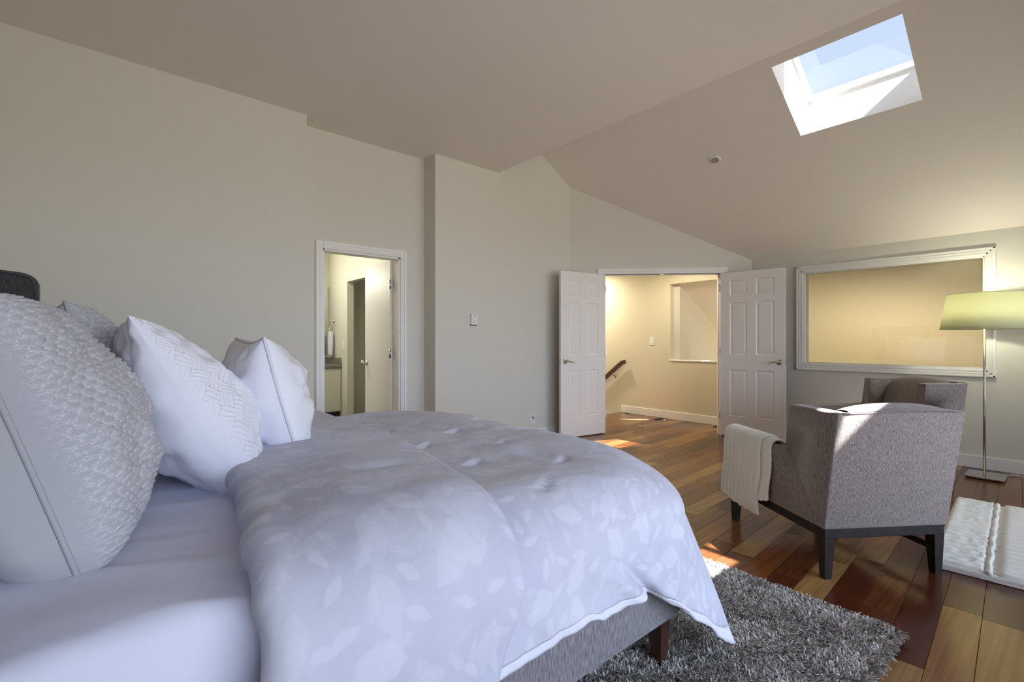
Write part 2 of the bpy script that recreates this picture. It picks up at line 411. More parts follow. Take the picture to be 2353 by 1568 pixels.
# right wall with the interior picture window
WY0, WY1, WZ0, WZ1 = .60, 2.115, .93, 1.98
zc = zroof(XW)
b = B().box(XW, XW+T, YB-T, WY0, 0, zc+.07).box(XW, XW+T, WY1, YC+.05, 0, zc+.07).box(XW, XW+T, WY0, WY1, 0, WZ0).box(XW, XW+T, WY0, WY1, WZ1, zc+.07)
S(b.build('wall_right', 'wall'))
win = S(empty('window_1', (XW, (WY0+WY1)/2, WZ0)))
ox, oy, oz = XW, (WY0+WY1)/2, WZ0
def wpart(name, m, x0, x1, y0, y1, z0, z1, bev=.004):
    return B().box(x0-ox, x1-ox, y0-oy, y1-oy, z0-oz, z1-oz, bev).build(name, m, win)
fw = .078
for nm, (y0, y1, z0, z1) in {'top': (WY0-fw, WY1+fw, WZ1, WZ1+fw), 'bot': (WY0-fw, WY1+fw, WZ0-fw, WZ0), 'a': (WY0-fw, WY0, WZ0, WZ1), 'b': (WY1, WY1+fw, WZ0, WZ1)}.items():
    hz = nm in ('top', 'bot')
    bb = B().box(XW-.016-ox, XW-ox, y0-oy, y1-oy, z0-oz, z1-oz, .004)
    if hz:
        zo = z1 if nm == 'top' else z0; sg = -1 if nm == 'top' else 1
        for k, (a0, a1, h) in enumerate(((.004, .022, .028), (.03, .044, .022), (.052, .068, .020))):
            za, zb = sorted((zo+sg*a0, zo+sg*a1)); bb.box(XW-h-ox, XW-.01-ox, y0+a0-oy, y1-a0-oy, za-oz, zb-oz, .003)
    else:
        yo = y0 if nm == 'a' else y1; sg = 1 if nm == 'a' else -1
        for k, (a0, a1, h) in enumerate(((.004, .022, .028), (.03, .044, .022), (.052, .068, .020))):
            ya, yb = sorted((yo+sg*a0, yo+sg*a1)); bb.box(XW-h-ox, XW-.01-ox, ya-oy, yb-oy, WZ0-fw+a0-oz, WZ1+fw-a0-oz, .003)
    bb.build('casing', 'trim', win)
for (y0, y1, z0, z1) in ((WY0, WY1, WZ1-.012, WZ1), (WY0, WY1, WZ0, WZ0+.012), (WY0, WY0+.012, WZ0, WZ1), (WY1-.012, WY1, WZ0, WZ1)):
    wpart('jamb', 'trim', XW-.004, XW+T, y0, y1, z0, z1, .002)
wpart('pane', 'glass', XW+.045, XW+.051, WY0+.012, WY1-.012, WZ0+.012, WZ1-.012, 0)

# walls behind and left of the camera, with the big glazed opening that lights the room
S(B().box(XH-T, XH, YB-T, YN, 0, 3.2).build('wall_headboard', 'wall'))
GX0, GX1, GZ0, GZ1 = -.50, 5.4, .10, 2.55
prof = [(XH-T, 0), (XW+T, 0), (XW+T, zroof(XW+T)), (XE, zroof(XE)), (XE, 3.2), (XH-T, 3.2)]
b = B().prism([(XH-T, 0), (GX0, 0), (GX0, 3.2), (XH-T, 3.2)], 'y', YB-T, YB)
b.prism([(GX0, 0), (GX1, 0), (GX1, GZ0), (GX0, GZ0)], 'y', YB-T, YB)
b.prism([(GX0, GZ1), (GX1, GZ1), (GX1, zroof(GX1)), (XE, zroof(XE)), (XE, 3.2), (GX0, 3.2)], 'y', YB-T, YB)
b.prism([(GX1, 0), (XW+T, 0), (XW+T, zroof(XW+T)), (GX1, zroof(GX1))], 'y', YB-T, YB)
S(b.build('wall_front', 'wall'))
w2 = S(empty('window_2', ((GX0+GX1)/2, YB, 0)))
gx = (GX0+GX1)/2
n_p = 4
for k in range(n_p+1):
    x = GX0+(GX1-GX0)*k/n_p-gx
    B().box(x-.035, x+.035, -.09, -.02, GZ0, GZ1, .004).build('mullion', 'trim', w2)
B().box(GX0-gx, GX1-gx, -.09, -.02, GZ0, GZ0+.06, .004).build('sill', 'trim', w2)
B().box(GX0-gx, GX1-gx, -.09, -.02, GZ1-.06, GZ1, .004).build('head', 'trim', w2)
for k in range(n_p):
    x0 = GX0+(GX1-GX0)*k/n_p-gx+.035; x1 = GX0+(GX1-GX0)*(k+1)/n_p-gx-.035
    B().box(x0, x1, -.058, -.052, GZ0+.06, GZ1-.06).build('pane', 'skyglass', w2)
portal('window_portal', (gx, YB-.02, (GZ0+GZ1)/2), GX1-GX0, GZ1-GZ0, (0, 1, 0))

# ceilings
FS = (1.95, 3.25, -1.06, -.61)                 # skylight in the flat ceiling
def cstrip(bb, x0, x1, y0, y1):
    bb.prism([(x0, zflat(x0)), (x1, zflat(x1)), (x1, zflat(x1)+.06), (x0, zflat(x0)+.06)], 'y', y0, y1)
b = B(); cstrip(b, XH-T, XE, FS[3], YD+.02); cstrip(b, XH-T, XE, YB-T, FS[2]); cstrip(b, XH-T, FS[0], FS[2], FS[3]); cstrip(b, FS[1], XE, FS[2], FS[3])
S(b.build('ceiling', 'ceiling'))
w4 = S(empty('window_4', ((FS[0]+FS[1])/2, (FS[2]+FS[3])/2, 3.12)))
hx_, hy_ = (FS[1]-FS[0])/2, (FS[3]-FS[2])/2
cor = [(-hx_, -hy_), (hx_, -hy_), (hx_, hy_), (-hx_, hy_)]
mk('shaft', [(x, y, 0) for x, y in cor]+[(x, y, .37) for x, y in cor], [(i, (i+1) % 4, (i+1) % 4+4, i+4) for i in range(4)], 'trim', w4)
xm = 2.745-(FS[0]+FS[1])/2
B().box(xm-.03, xm+.03, -hy_, hy_, .33, .36).build('mullion', 'trim', w4)
for x0, x1 in ((-hx_, xm-.03), (xm+.03, hx_)): B().box(x0, x1, -hy_, hy_, .345, .351).build('pane', 'tintglass', w4)
portal('skylight_portal', ((FS[0]+FS[1])/2, (FS[2]+FS[3])/2, 3.50), FS[1]-FS[0], FS[3]-FS[2], (0, 0, -1))
S(B().box(XE-.06, XE, YB-T, YN+.1, zflat(XE)+.01, zroof(XE)+.05).build('ceiling_step', 'ceiling'))
SKY = [(4.20, 4.84, .81, 1.665)]
xs = sorted({XE-.05, XW+T, *[a for s in SKY for a in s[:2]]}); ys = sorted({YB-T, YN+.1, *[a for s in SKY for a in s[2:]]})
bm = bmesh.new(); vd = {}
def gv(x, y):
    if (x, y) not in vd: vd[(x, y)] = bm.verts.new((x, y, zroof(x)))
    return vd[(x, y)]
for i in range(len(xs)-1):
    for j in range(len(ys)-1):
        mxx, myy = (xs[i]+xs[i+1])/2, (ys[j]+ys[j+1])/2
        if any(s[0] < mxx < s[1] and s[2] < myy < s[3] for s in SKY): continue
        bm.faces.new((gv(xs[i], ys[j]), gv(xs[i], ys[j+1]), gv(xs[i+1], ys[j+1]), gv(xs[i+1], ys[j])))
bmesh.ops.bisect_plane(bm, geom=bm.verts[:]+bm.edges[:]+bm.faces[:], plane_co=(DIAG+.15, 0, 0), plane_no=(1, 1, 0), clear_outer=True)
bb = B(); bb.bm.free(); bb.bm = bm
S(bb.build('ceiling_slope', 'ceiling'))
def skylight(s, n):
    x0, x1, y0, y1 = s; d1, d2 = .42, .50
    w = S(empty('window_%d' % n, ((x0+x1)/2, (y0+y1)/2, zroof((x0+x1)/2))))
    o = w.location
    def P(x, y, d): p = Vector((x, y, zroof(x)))+SLOPE_N*d-o; return tuple(p)
    cor = [(x0, y0), (x1, y0), (x1, y1), (x0, y1)]
    V = [P(x, y, 0) for x, y in cor]+[P(x, y, d2+.03) for x, y in cor]
    F = [(i, (i+1) % 4, (i+1) % 4+4, i+4) for i in range(4)]
    mk('shaft', V, F, 'trim', w)
    i_ = .022; cin = [(x0+i_, y0+i_), (x1-i_, y0+i_), (x1-i_, y1-i_), (x0+i_, y1-i_)]
    g = .004
    cog = [(x0-.01, y0-.01), (x1+.01, y0-.01), (x1+.01, y1+.01), (x0-.01, y1+.01)]
    pin = [(x0+.008, y0+.008), (x1-.008, y0+.008), (x1-.008, y1-.008), (x0+.008, y1-.008)]
    V = [P(x, y, d1+g) for x, y in cog]+[P(x, y, d1+g) for x, y in cin]+[P(x, y, d2) for x, y in cin]+[P(x, y, d2) for x, y in cog]
    F = [(i+a, (i+1) % 4+a, (i+1) % 4+a+4, i+a+4) for a in (0, 4, 8) for i in range(4)]+[(i+12, (i+1) % 4+12, (i+1) % 4, i) for i in range(4)]
    mk('frame', V, F, 'plastic', w)
    V = [P(x, y, d2-.02) for x, y in pin]+[P(x, y, d2-.014) for x, y in pin]
    mk('pane', V, [(0, 1, 2, 3), (7, 6, 5, 4)]+[(i, i+4, (i+1) % 4+4, (i+1) % 4) for i in range(4)], 'tintglass', w)
    c = Vector(P((x0+x1)/2, (y0+y1)/2, d2+.02))+o
    portal('skylight_portal', c, (x1-x0)*1.169, y1-y0, tuple(-SLOPE_N)).rotation_euler = Matrix((SLOPE_T, Vector((0, 1, 0)), SLOPE_T.cross(Vector((0, 1, 0))))).transposed().to_euler()
skylight(SKY[0], 3)

# ------------------------------------------------------------------ floor planks
floor = S(B().box(XH-T, 6.66, YB-T, 5.05, -.08, -.012).build('floor', 'dark'))
PA = math.radians(3.5); PW = .128
pca, psa = math.cos(PA), math.sin(PA)
bmp = bmesh.new(); bmesh.ops.create_cube(bmp, size=1)
for v in bmp.verts:
    v.co = Vector((v.co.x, v.co.y*(PW-.0012), (v.co.z-.5)*.012))
top = [e for e in bmp.edges if all(v.co.z > -.001 for v in e.verts)]
bmesh.ops.bevel(bmp, geom=top, offset=.0012, segments=1, affect='EDGES')
pme = bpy.data.meshes.new('plank'); bmp.to_mesh(pme); bmp.free(); pme.materials.append(M['plank'])
Fv = np.array([math.sin(YAW), math.cos(YAW)]); Rv = np.array([Fv[1], -Fv[0]])
def proj(x, y, z):
    d = x*Fv[0]+y*Fv[1]
    return (1176.5+1110*(x*Rv[0]+y*Rv[1])/d, 784-1110*(z-CAM_H)/d, d) if d > .05 else (-1e6, 1e6, d)
planks = []
for r in range(-14, 44):
    v = (r+.5)*PW-.02
    u = -1.2+random.random()*-.9
    while u < 7.4:
        L = random.choice([.40, .52, .64, .78, .92, 1.05, 1.2, 1.45])
        uc = u+L/2; x, y = uc*pca-v*psa, uc*psa+v*pca
        u += L
        if not (XH-.3 < x < 6.9 and YB-.1 < y < 5.3): continue
        if x > 6.62 or y > 5.0 or (x+y > 10.8 and y > 5): continue
        if y > YN+.05 and x+y < DIAG: continue
        px, py, d = proj(x, y, 0)
        inv = d > 0 and -80 < px < 2500 and 900 < py < 1750 and not (x < 1.75 and .95 < y < 2.95)
        if x < 3.6 and y > 1.9 and px < 1400: inv = False
        planks.append((inv, d, x, y, L-.0012))
vis = sorted([p for p in planks if p[0]], key=lambda p: p[1])
for p in vis[:300]:
    o = bpy.data.objects.new('plank', pme); COL.objects.link(o); o.parent = floor
    o.location = (p[2], p[3], 0); o.rotation_euler = (0, 0, PA); o.scale = (p[4], 1, 1)
rest = [p for p in planks if not p[0]]+vis[300:]
b = B()
for p in rest:
    b.box(-p[4]/2, p[4]/2, -PW/2+.0006, PW/2-.0006, -.012, 0, mx=Matrix.Translation((p[2], p[3], 0)) @ Matrix.Rotation(PA, 4, 'Z'))
o = b.build('hidden_planks', 'plank', floor); o['kind'] = 'stuff'

# baseboards
def baseboard(name, x0, x1, y0, y1):
    S(B().box(x0, x1, y0, y1, 0, .118, .004).build(name, 'trim'))
baseboard('baseboard_right', XW-.016, XW-.001, YB, YC-.02)
baseboard('baseboard_left', XH, 1.32, YN-.016, YN-.001)
baseboard('baseboard_back', 2.62, XC-.02, YN-.016, YN-.001)

# ------------------------------------------------------------------ panelled doors
def panel_door(name, hinge, direction, width, height, lever_side, label_lever, n_off):
    """leaf stands from the hinge along direction; room side is the local -y side"""
    d = Vector(direction).normalized(); rz = math.atan2(d.y, d.x)
    root = S(empty(name, (hinge[0], hinge[1], .012), rz))
    st, mu = .115, .10; H = height; th = .035
    rows = [(.10, .285), (.375, 1.02), (1.21, 1.785)]
    zt = lambda a: H-a
    pw = (width-2*st-mu)/2
    b = B().box(0, st, -th/2, th/2, 0, H).box(width-st, width, -th/2, th/2, 0, H).box(st+pw, st+pw+mu, -th/2, th/2, 0, H)
    edges = [0]+[e for r in rows for e in r]+[H]
    for i in range(0, len(edges), 2):
        for x0 in (st, st+pw+mu): b.box(x0, x0+pw, -th/2, th/2, zt(edges[i+1]), zt(edges[i]))
    b.build('leaf', 'door', root)
    for r0, r1 in rows:
        for x0 in (st, st+pw+mu):
            x1, z0, z1 = x0+pw, zt(r1), zt(r0); V = []; F = []
            for sgn in (-1, 1):
                k = len(V); lv = [(0, th/2), (.010, th/2-.009), (.014, th/2-.009), (.040, th/2-.002), ]
                for ins, dep in lv:
                    V += [(x0+ins, sgn*dep, z0+ins), (x1-ins, sgn*dep, z0+ins), (x1-ins, sgn*dep, z1-ins), (x0+ins, sgn*dep, z1-ins)]
                for a in range(len(lv)-1):
                    for i in range(4): F.append((k+a*4+i, k+a*4+(i+1) % 4, k+a*4+4+(i+1) % 4, k+a*4+4+i))
                F.append(tuple(k+(len(lv)-1)*4+i for i in range(4)))
            mk('panel', V, F, 'door', root)
    # lever handle on the visible side and a knob plate behind
    lx = width-.065; lz = .93
    for sgn in (-1, 1):
        h = tag(B().lathe([(.033, 0), (.033, .006), (.026, .012), (.011, .016), (.010, .045), (.004, .048)], 24, Matrix.Translation((lx, sgn*th/2, lz)) @ Matrix.Rotation(sgn*-PI/2*-1, 4, 'X')).build('handle', 'chrome', root, True))
        pts = [(lx+.0, sgn*(th/2+.045), lz), (lx-.02, sgn*(th/2+.05), lz+.006), (lx-.05, sgn*(th/2+.05), lz+.004), (lx-.08, sgn*(th/2+.048), lz-.008), (lx-.105, sgn*(th/2+.047), lz-.010), (lx-.12, sgn*(th/2+.045), lz-.002)]
        B().tube(pts, [.010, .010, .008, .007, .006, .005], 10).build('lever', 'chrome', h, True)
    B().box(width-.0005, width+.002, -.012, .012, lz-.03, lz+.03).build('latch_plate', 'chrome', root)
    for z in (.2, 1.0, 1.8):
        B().tube([(-.006, n_off*.02, z), (-.006, n_off*.02, z+.09)], .007, 8).build('hinge', 'chrome', root)
    return root
cw = Vector((math.cos(DA), math.sin(DA), 0)); nrm = Vector((-math.sin(DA), math.cos(DA), 0))
base = Vector((XC, YN, 0))
hl = base+cw*(OT0+.005)-nrm*.03; hr = base+cw*(OT1-.005)-nrm*.03
dl = panel_door('door_1', hl, (-.72, .11, 0), .715, 2.03, 0, '', 1)
dr = panel_door('door_2', hr, (.085, -.75, 0), .735, 2.03, 0, '', -1)

# ------------------------------------------------------------------ bathroom beyond the alcove
t2 = S(empty('trim_2', ((DX0+DX1)/2, YD, 0)))
cxd = (DX0+DX1)/2
for x0, x1, z0, z1 in ((DX0-.075, DX0-.006, 0, DZ+.078), (DX1+.006, DX1+.075, 0, DZ+.078), (DX0-.006, DX1+.006, DZ+.006, DZ+.078)):
    bb = B().box(x0-cxd, x1-cxd, -.018, -.001, z0, z1, .004)
    if z0 > 1: bb.box(x0-cxd, x1-cxd, -.026, -.014, z1-.03, z1-.004, .003); bb.box(x0-cxd, x1-cxd, -.022, -.014, z1-.055, z1-.038, .003)
    else:
        a = -1 if x0 < 2 else 1; xo = (x0 if a < 0 else x1)-cxd; s = -a
        for p, q, h in ((.004, .030, .026), (.038, .055, .022)):
            xa, xb = sorted((xo+s*p, xo+s*q)); bb.box(xa, xb, -h, -.014, 0, z1-p, .003)
    bb.build('casing', 'trim', t2)
for x0, x1, z0, z1 in ((DX0-.006, DX0+.012, 0, DZ+.006), (DX1-.012, DX1+.006, 0, DZ+.006), (DX0-.006, DX1+.006, DZ-.012, DZ+.006)):
    B().box(x0-cxd, x1-cxd, -.004, T+.004, z0, z1, .002).build('jamb', 'trim', t2)
BX0, BXT, BYF, BH = .9, 2.704, 7.70, 2.75
S(B().box(BX0-.1, 3.8, YD+T, BYF+.1, -.05, 0).build('floor_bath', 'tile'))
S(B().box(BX0-.1, 3.8, YD+T, BYF+.1, BH, BH+.05).build('ceiling_bath', 'bathwall'))
S(B().box(BX0-.1, BXT, BYF, BYF+.1, 0, BH).build('wall_bath_far', 'bathwall'))
S(B().box(BX0-.1, BX0, YD+T, BYF, 0, BH).build('wall_bath_left', 'bathwall'))
b = B().box(BXT, BXT+.1, 6.94, BYF+.1, 0, BH).box(BXT, BXT+.1, YD+T, 6.05, 0, BH).box(BXT, BXT+.1, 6.05, 6.94, 2.055, BH)
S(b.build('wall_bath_right', 'bathwall'))
S(B().box(BXT+.1, 3.8, 7.2, 7.3, 0, BH).box(BXT+.1, 3.8, 5.8, 5.9, 0, BH).box(3.7, 3.8, 5.8, 7.3, 0, BH).build('wall_shower', 'wall'))
S(B().box(DX0-.3, 1.2, YD+T, YD+T+.02, 0, BH).build('wall_bath_near', 'bathwall'))
# bathroom door leaf, swung in
hd = S(empty('door_3', (DX1-.02, YD+T+.015, .012), math.atan2(.76, .05)))
B().box(0, .745, -.0175, .0175, 0, 2.02, .002).build('leaf', 'door', hd)
for sgn in (-1, 1):
    B().lathe([(.030, 0), (.030, .005), (.012, .010), (.011, .030), (.024, .040), (.028, .052), (.022, .062), (.004, .066)], 20, Matrix.Translation((.69, sgn*.0175, .93)) @ Matrix.Rotation(-sgn*PI/2, 4, 'X')).build('knob', 'chrome', hd, True)
B().box(.7455, .747, -.011, .011, .90, .96).build('latch_plate', 'chrome', hd)
for z in (.22, 1.0, 1.72):
    hg = B().tube([(-.008, .022, z), (-.008, .022, z+.10)], .008, 10).build('hinge', 'chrome', hd, True)
    B().box(-.03, .03, .0165, .0195, z, z+.10).build('hinge_plate', 'chrome', hg)

VY = 7.152
van = empty('vanity_cabinet', (1.95, VY+.27, 0), label='cream vanity cabinet under grey countertop inside the bathroom', cat='cabinet')
B().box(-.75, .75, -.25, .27, .14, .79).build('body', 'vanity', van)
B().box(-.75, .75, -.20, .27, 0, .14).build('toe_kick', 'black', van)
for k in range(3):
    x0 = -.75+k*.5
    dd = B().box(x0+.008, x0+.492, -.270, -.250, .15, .782, .003).build('door', 'vanity', van)
    hx = x0+.05 if k else x0+.45
    B().tube([(hx, -.275, .60), (hx, -.292, .61), (hx, -.292, .69), (hx, -.275, .70)], .005, 8).build('handle', 'chrome', dd, True)
ct = empty('countertop', (1.95, VY+.27, .795), label='grey stone vanity countertop with backsplash below the mirror', cat='countertop')
B().box(-.752, .75, -.29, .275, 0, .045, .004).build('slab', 'counter', ct)
B().box(-.752, .75, .255, .275, .045, .145, .002).build('backsplash', 'counter', ct)
B().box(.728, .75, -.27, .255, .045, .145, .002).build('side_splash', 'counter', ct)
mir = tag(empty('mirror', (1.95, BYF, .96)), 'large frameless mirror on the wall above the vanity', 'mirror')
B().box(-.72, .742, -.012, -.002, 0, 1.08).build('glass', 'mirror', mir)
for x in (-.4, .1, .6): B().box(x, x+.02, -.016, -.001, -.01, .012).build('clip', 'chrome', mir)
tr_ = empty('towel_ring', (BXT, 7.46, 1.50), label='chrome towel ring on the bathroom wall beside the mirror', cat='towel ring')
B().lathe([(.026, 0), (.026, .008), (.010, .014), (.009, .05), (.014, .055), (.004, .06)], 20, Matrix.Rotation(-PI/2, 4, 'Y')).build('post', 'chrome', tr_, True)
B().tube([(-.05, .085*math.sin(a), -.085+.085*math.cos(a)) for a in np.linspace(0, 2*PI, 28)[:-1]], .005, 8, True).build('ring', 'chrome', tr_, True)
zz = np.linspace(0, 1, 26); tw = []
for side in (0, 1):
    for i in range(13):
        t = i/12; z = -.165-.37*(1-t) if side == 0 else -.165-.37*t
        tw.append((side*.02-.06, z))
U = []
for k, (x, z) in enumerate(tw):
    row = []
    for j in range(15):
        y = (j/14-.5)*(.10+.05*min(1, (-.165-z)/.15)); row.append((x+.012*math.sin(j*1.3+z*4), y, z+.5*0))
    U.append(row)
tow = empty('hand_towel', (BXT, 7.46, 1.50), label='white hand towel hanging from the towel ring', cat='towel')
o = grid('cloth', U, 'white_cotton', tow); mo = o.modifiers.new('solid', 'SOLIDIFY'); mo.thickness = .006
sw = empty('light_switch', (BXT, 7.083, 1.125), label='white rocker light switch on the bathroom wall right of the towel', cat='switch')
B().box(-.006, -.0005, -.037, .037, -.06, .06, .002).build('plate', 'plastic', sw); B().box(-.010, -.004, -.016, .016, -.033, .033, .002).build('rocker', 'plastic', sw)

# ------------------------------------------------------------------ hall and stairwell beyond the double doors
HX = 6.60
OY = 4.08
S(B().box(HX, HX+.1, OY, 8.2, -2.5, 2.35).box(HX, HX+.1, YC+.1, OY, -.1, .885).box(HX, HX+.1, YC+.1, OY, 2.06, 2.35).build('wall_hall', 'hallwall'))
b = B().box(HX-.012, HX+.11, YC+.2, OY+.012, .885, .905, .004); S(b.build('trim_3', 'trim'))
S(B().prism([(XC, YN+.22), (XC+.05, DIAG+T-XC-.0), (XW+T, YC+.06), (HX+.1, YC+.06), (HX+.1, 8.2), (4.5, 8.2), (4.5, YN+.25)], 'z', 2.35, 2.4).build('ceiling_hall', 'hallwall'))
S(B().box(4.3, HX+.1, 8.1, 8.2, -2.5, 2.4).build('wall_stair_end', 'hallwall'))
S(B().box(4.5, 4.6, YN+.25, 8.2, -2.5, 2.4).build('wall_hall_left', 'hallwall'))
S(B().box(XW+.12, HX, YC-.02, YC+.1, 0, 2.35).build('wall_hall_right', 'hallwall'))
baseboard('baseboard_hall', HX-.016, HX-.001, YC+.1, 4.99)
# stairs going down
stx = S(empty('stairs', (5.9, 5.0, 0)))
for k in range(8):
    B().box(-.65, .695, .02+k*.26, .30+k*.26, -.19*(k+1)-.03, -.19*(k+1)).build('tread', 'rail_wood', stx)
    B().box(-.65, .695, .02+k*.26, .035+k*.26, -.19*(k+1), -.19*k-.03 if k else -.081).build('riser', 'trim', stx)
# handrail
hrail = empty('handrail', (HX, 5.1, .70), label='dark wooden handrail descending along the stairwell wall', cat='handrail')
def rp(y, z): return (-.065, y-5.1, z-.70)
path = [rp(4.87, .845), rp(4.93, .83), rp(5.0, .78), rp(5.4, .47), rp(6.4, -.31)]
bmr = B()
secs = []
for i, p in enumerate(path):
    p = Vector(p); a = Vector(path[max(i-1, 0)]); c = Vector(path[min(i+1, len(path)-1)]); d = (c-a).normalized(); up = Vector((1, 0, 0)).cross(d); up = up if up.z > 0 else -up
    secs.append([bmr.bm.verts.new(p+Vector((sx*.022, 0, 0))+up*sz) for sx, sz in ((-1, -.03), (-1, .02), (-.6, .034), (.6, .034), (1, .02), (1, -.03))])
for A, C in zip(secs[:-1], secs[1:]):
    for k in range(6): bmr.bm.faces.new((A[k], A[(k+1) % 6], C[(k+1) % 6], C[k]))
bmr.bm.faces.new(secs[0]); bmr.bm.faces.new(secs[-1][::-1])
bmr.build('rail', 'rail_wood', hrail)
for y, z in ((5.12, .69), (6.1, -.08)):
    br = B().tube([rp(y, z-.02), (-.065, y-5.1, z-.70-.06), (-.03, y-5.1, z-.70-.085), (0, y-5.1, z-.70-.085)], .008, 8).build('bracket', 'chrome', hrail, True)
    B().lathe([(.028, 0), (.026, .006), (.008, .010)], 16, Matrix.Translation((0, y-5.1, z-.785)) @ Matrix.Rotation(-PI/2, 4, 'Y')).build('rosette', 'chrome', br, True)
sw2 = empty('light_switch', (HX, 4.40, 1.185), label='white rocker light switch on the cream hall wall', cat='switch')
B().box(-.006, -.0005, -.042, .042, -.062, .062, .002).build('plate', 'plastic', sw2); B().box(-.010, -.004, -.017, .017, -.034, .034, .002).build('rocker', 'plastic', sw2)

# void behind picture window and hall opening: low attic space under the same roof slope
b = B(); RX1 = 9.2
vv = [(XW+T, -1.0), (RX1, -1.0), (RX1, YC+.1), (XW+T, YC+.1)]
mkv = [(x, y, zroof(x)) for x, y in vv]+[(x, y, zroof(x)+.05) for x, y in vv]
FB = [(0, 1, 2, 3), (7, 6, 5, 4)]+[(i, i+4, (i+1) % 4+4, (i+1) % 4) for i in range(4)]
S(mk('ceiling_attic', mkv, FB, 'hallwall'))
vv = [(HX+.02, YC+.1), (RX1, YC+.1), (RX1, 4.3), (HX+.02, 4.3)]
S(mk('ceiling_attic_hall', [(x, y, zroof(x)+.12) for x, y in vv]+[(x, y, zroof(x)+.17) for x, y in vv], FB, 'ceiling'))
S(B().box(HX+.1, RX1, 3.98, 4.2, -.3, 2.2).build('wall_attic_end', 'wall'))
S(B().box(XW+T, RX1, -1.1, -1.0, -.3, 2.3).build('wall_attic_right', 'hallwall'))
S(B().box(RX1, RX1+.1, -1.1, 4.3, -.3, 1.0).build('wall_attic_knee', 'hallwall'))
S(B().box(XW, RX1, -1.1, 4.3, -.36, -.3).build('floor_attic', 'hallwall'))

def ceiling_lamp(name, loc, label, power, col, size=.09, down=(0, 0, -1)):
    r = empty(name, loc, label=label, cat='light')
    q = Vector(down).to_track_quat('Z', 'Y').to_matrix().to_4x4()
    B().lathe([(size, 0), (size, .012), (size*.78, .014), (size*.74, .004)], 28, q, cap=False).build('ring', 'plastic', r, True)
    B().lathe([(size*.74, .001), (size*.74, .005)], 28, q).build('lens', 'bulb', r)
    l = bpy.data.lights.new(name, 'AREA'); l.shape = 'DISK'; l.size = size*2; l.energy = power; l.color = col
    lo = bpy.data.objects.new(name+'_light', l); COL.objects.link(lo); lo.parent = r; lo.location = tuple(Vector(down)*.02)
    lo.rotation_euler = Vector(down).to_track_quat('-Z', 'Y').to_euler()
    return r
ceiling_lamp('recessed_light', (6.15, 5.6, 2.348), 'round recessed downlight in the hall ceiling over the stairs', 26, (1, .89, .69))
ceiling_lamp('recessed_light', (5.9, 3.75, 2.348), 'round recessed downlight in the hall ceiling by the double doors', 12, (1, .89, .69))
ceiling_lamp('wall_light', (XW+T+.001, 1.5, .40), 'added warm light, unseen, in the space behind the picture window', 24, (1, .86, .64), .25, (1, 0, 0))  # added lamp hidden below the sill, evens the light behind the picture window
ceiling_lamp('recessed_light', (1.7, 6.3, BH-.002), 'round recessed downlight in the bathroom ceiling', 16, (1, .95, .83), .10)
ceiling_lamp('vanity_light', (1.75, BYF-.002, 2.2), 'round vanity light on the bathroom wall above the mirror', 10, (1, .95, .83), .12, (0, -1, 0))

# ------------------------------------------------------------------ wall fittings in the bedroom
th = empty('thermostat', (3.091, YN, 1.426), label='small white wall thermostat with a dial on the grey back wall', cat='thermostat')
B().box(-.043, .043, -.024, -.001, -.06, .062, .004).build('case', 'plastic', th)
B().box(-.047, .040, -.010, -.0005, -.066, -.058, .001).build('base_plate', 'black', th)
B().tube([(.016*math.cos(a)-.002, -.025, .016*math.sin(a)-.022) for a in np.linspace(PI*.75, PI*1.6, 10)], .0022, 6).build('dial', 'piping', th)
B().box(-.014, .016, -.0255, -.0235, .036, .040).build('brand_mark', 'black', th)
ou = empty('wall_outlet', (3.967, YN, .258), label='white wall outlet low on the grey back wall behind the bed', cat='outlet')
B().box(-.037, .037, -.006, -.0005, -.062, .062, .003).build('plate', 'plastic', ou)
for z in (.022, -.022):
    f = B().lathe([(.016, 0), (.015, .004), (.002, .0045)], 18, Matrix.Translation((0, -.005, z)) @ Matrix.Rotation(PI/2, 4, 'X')).build('socket', 'plastic', ou, True)
    if z < 0: B().lathe([(.009, 0), (.009, .012), (.003, .014)], 14, Matrix.Translation((0, -.007, .004)) @ Matrix.Rotation(PI/2, 4, 'X')).build('plug', 'black', f, True)
sx_, sy_ = 4.822, 2.459
sm = empty('ceiling_sprinkler', (sx_, sy_, zroof(sx_)), label='small round white sprinkler head on the sloped ceiling', cat='sprinkler')
sm.rotation_euler = (-SLOPE_N).to_track_quat('Z', 'Y').to_euler()
B().lathe([(.052, 0), (.050, .010), (.044, .014), (.034, .016), (.032, .006), (.005, .005)], 30).build('escutcheon', 'plastic', sm, True)
B().lathe([(.012, .004), (.012, .022), (.022, .024), (.022, .028), (.005, .03)], 20).build('head', 'chrome', sm, True)

# ------------------------------------------------------------------ shag rug
RX0, RX1_, RY0, RY1 = .0, 2.438, .468, 3.3
rug = empty('shag_rug', (1.3, 1.8, 0), label='grey shag rug on the wood floor beneath the bed foot', cat='rug')
bs = B().box(RX0-1.3, RX1_-1.3-.012, RY0-1.8+.012, RY1-1.8, 0, .012, .004).build('backing', 'rugbase', rug)
n = 95000
X = RNG.uniform(1.0, RX1_, n); Y = RNG.uniform(RY0, 1.75, n)
keep = ~((Y > 1.40) & (X < 1.50)); X, Y = X[keep], Y[keep]
n2 = 52000; X = np.r_[X, RNG.uniform(1.60, RX1_, n2)]; Y = np.r_[Y, RNG.uniform(1.75, RY1, n2)]
n2 = 5000; X = np.r_[X, RNG.uniform(RX0, RX1_, n2)]; Y = np.r_[Y, RNG.uniform(RY0, RY1, n2)]
n = len(X)
clump = noise2(X*26, Y*26, 3); fl = noise2(X*9, Y*9, 5)*PI*.8+noise2(X*40, Y*40, 9)*1.6+RNG.normal(0, .9, n)-.6
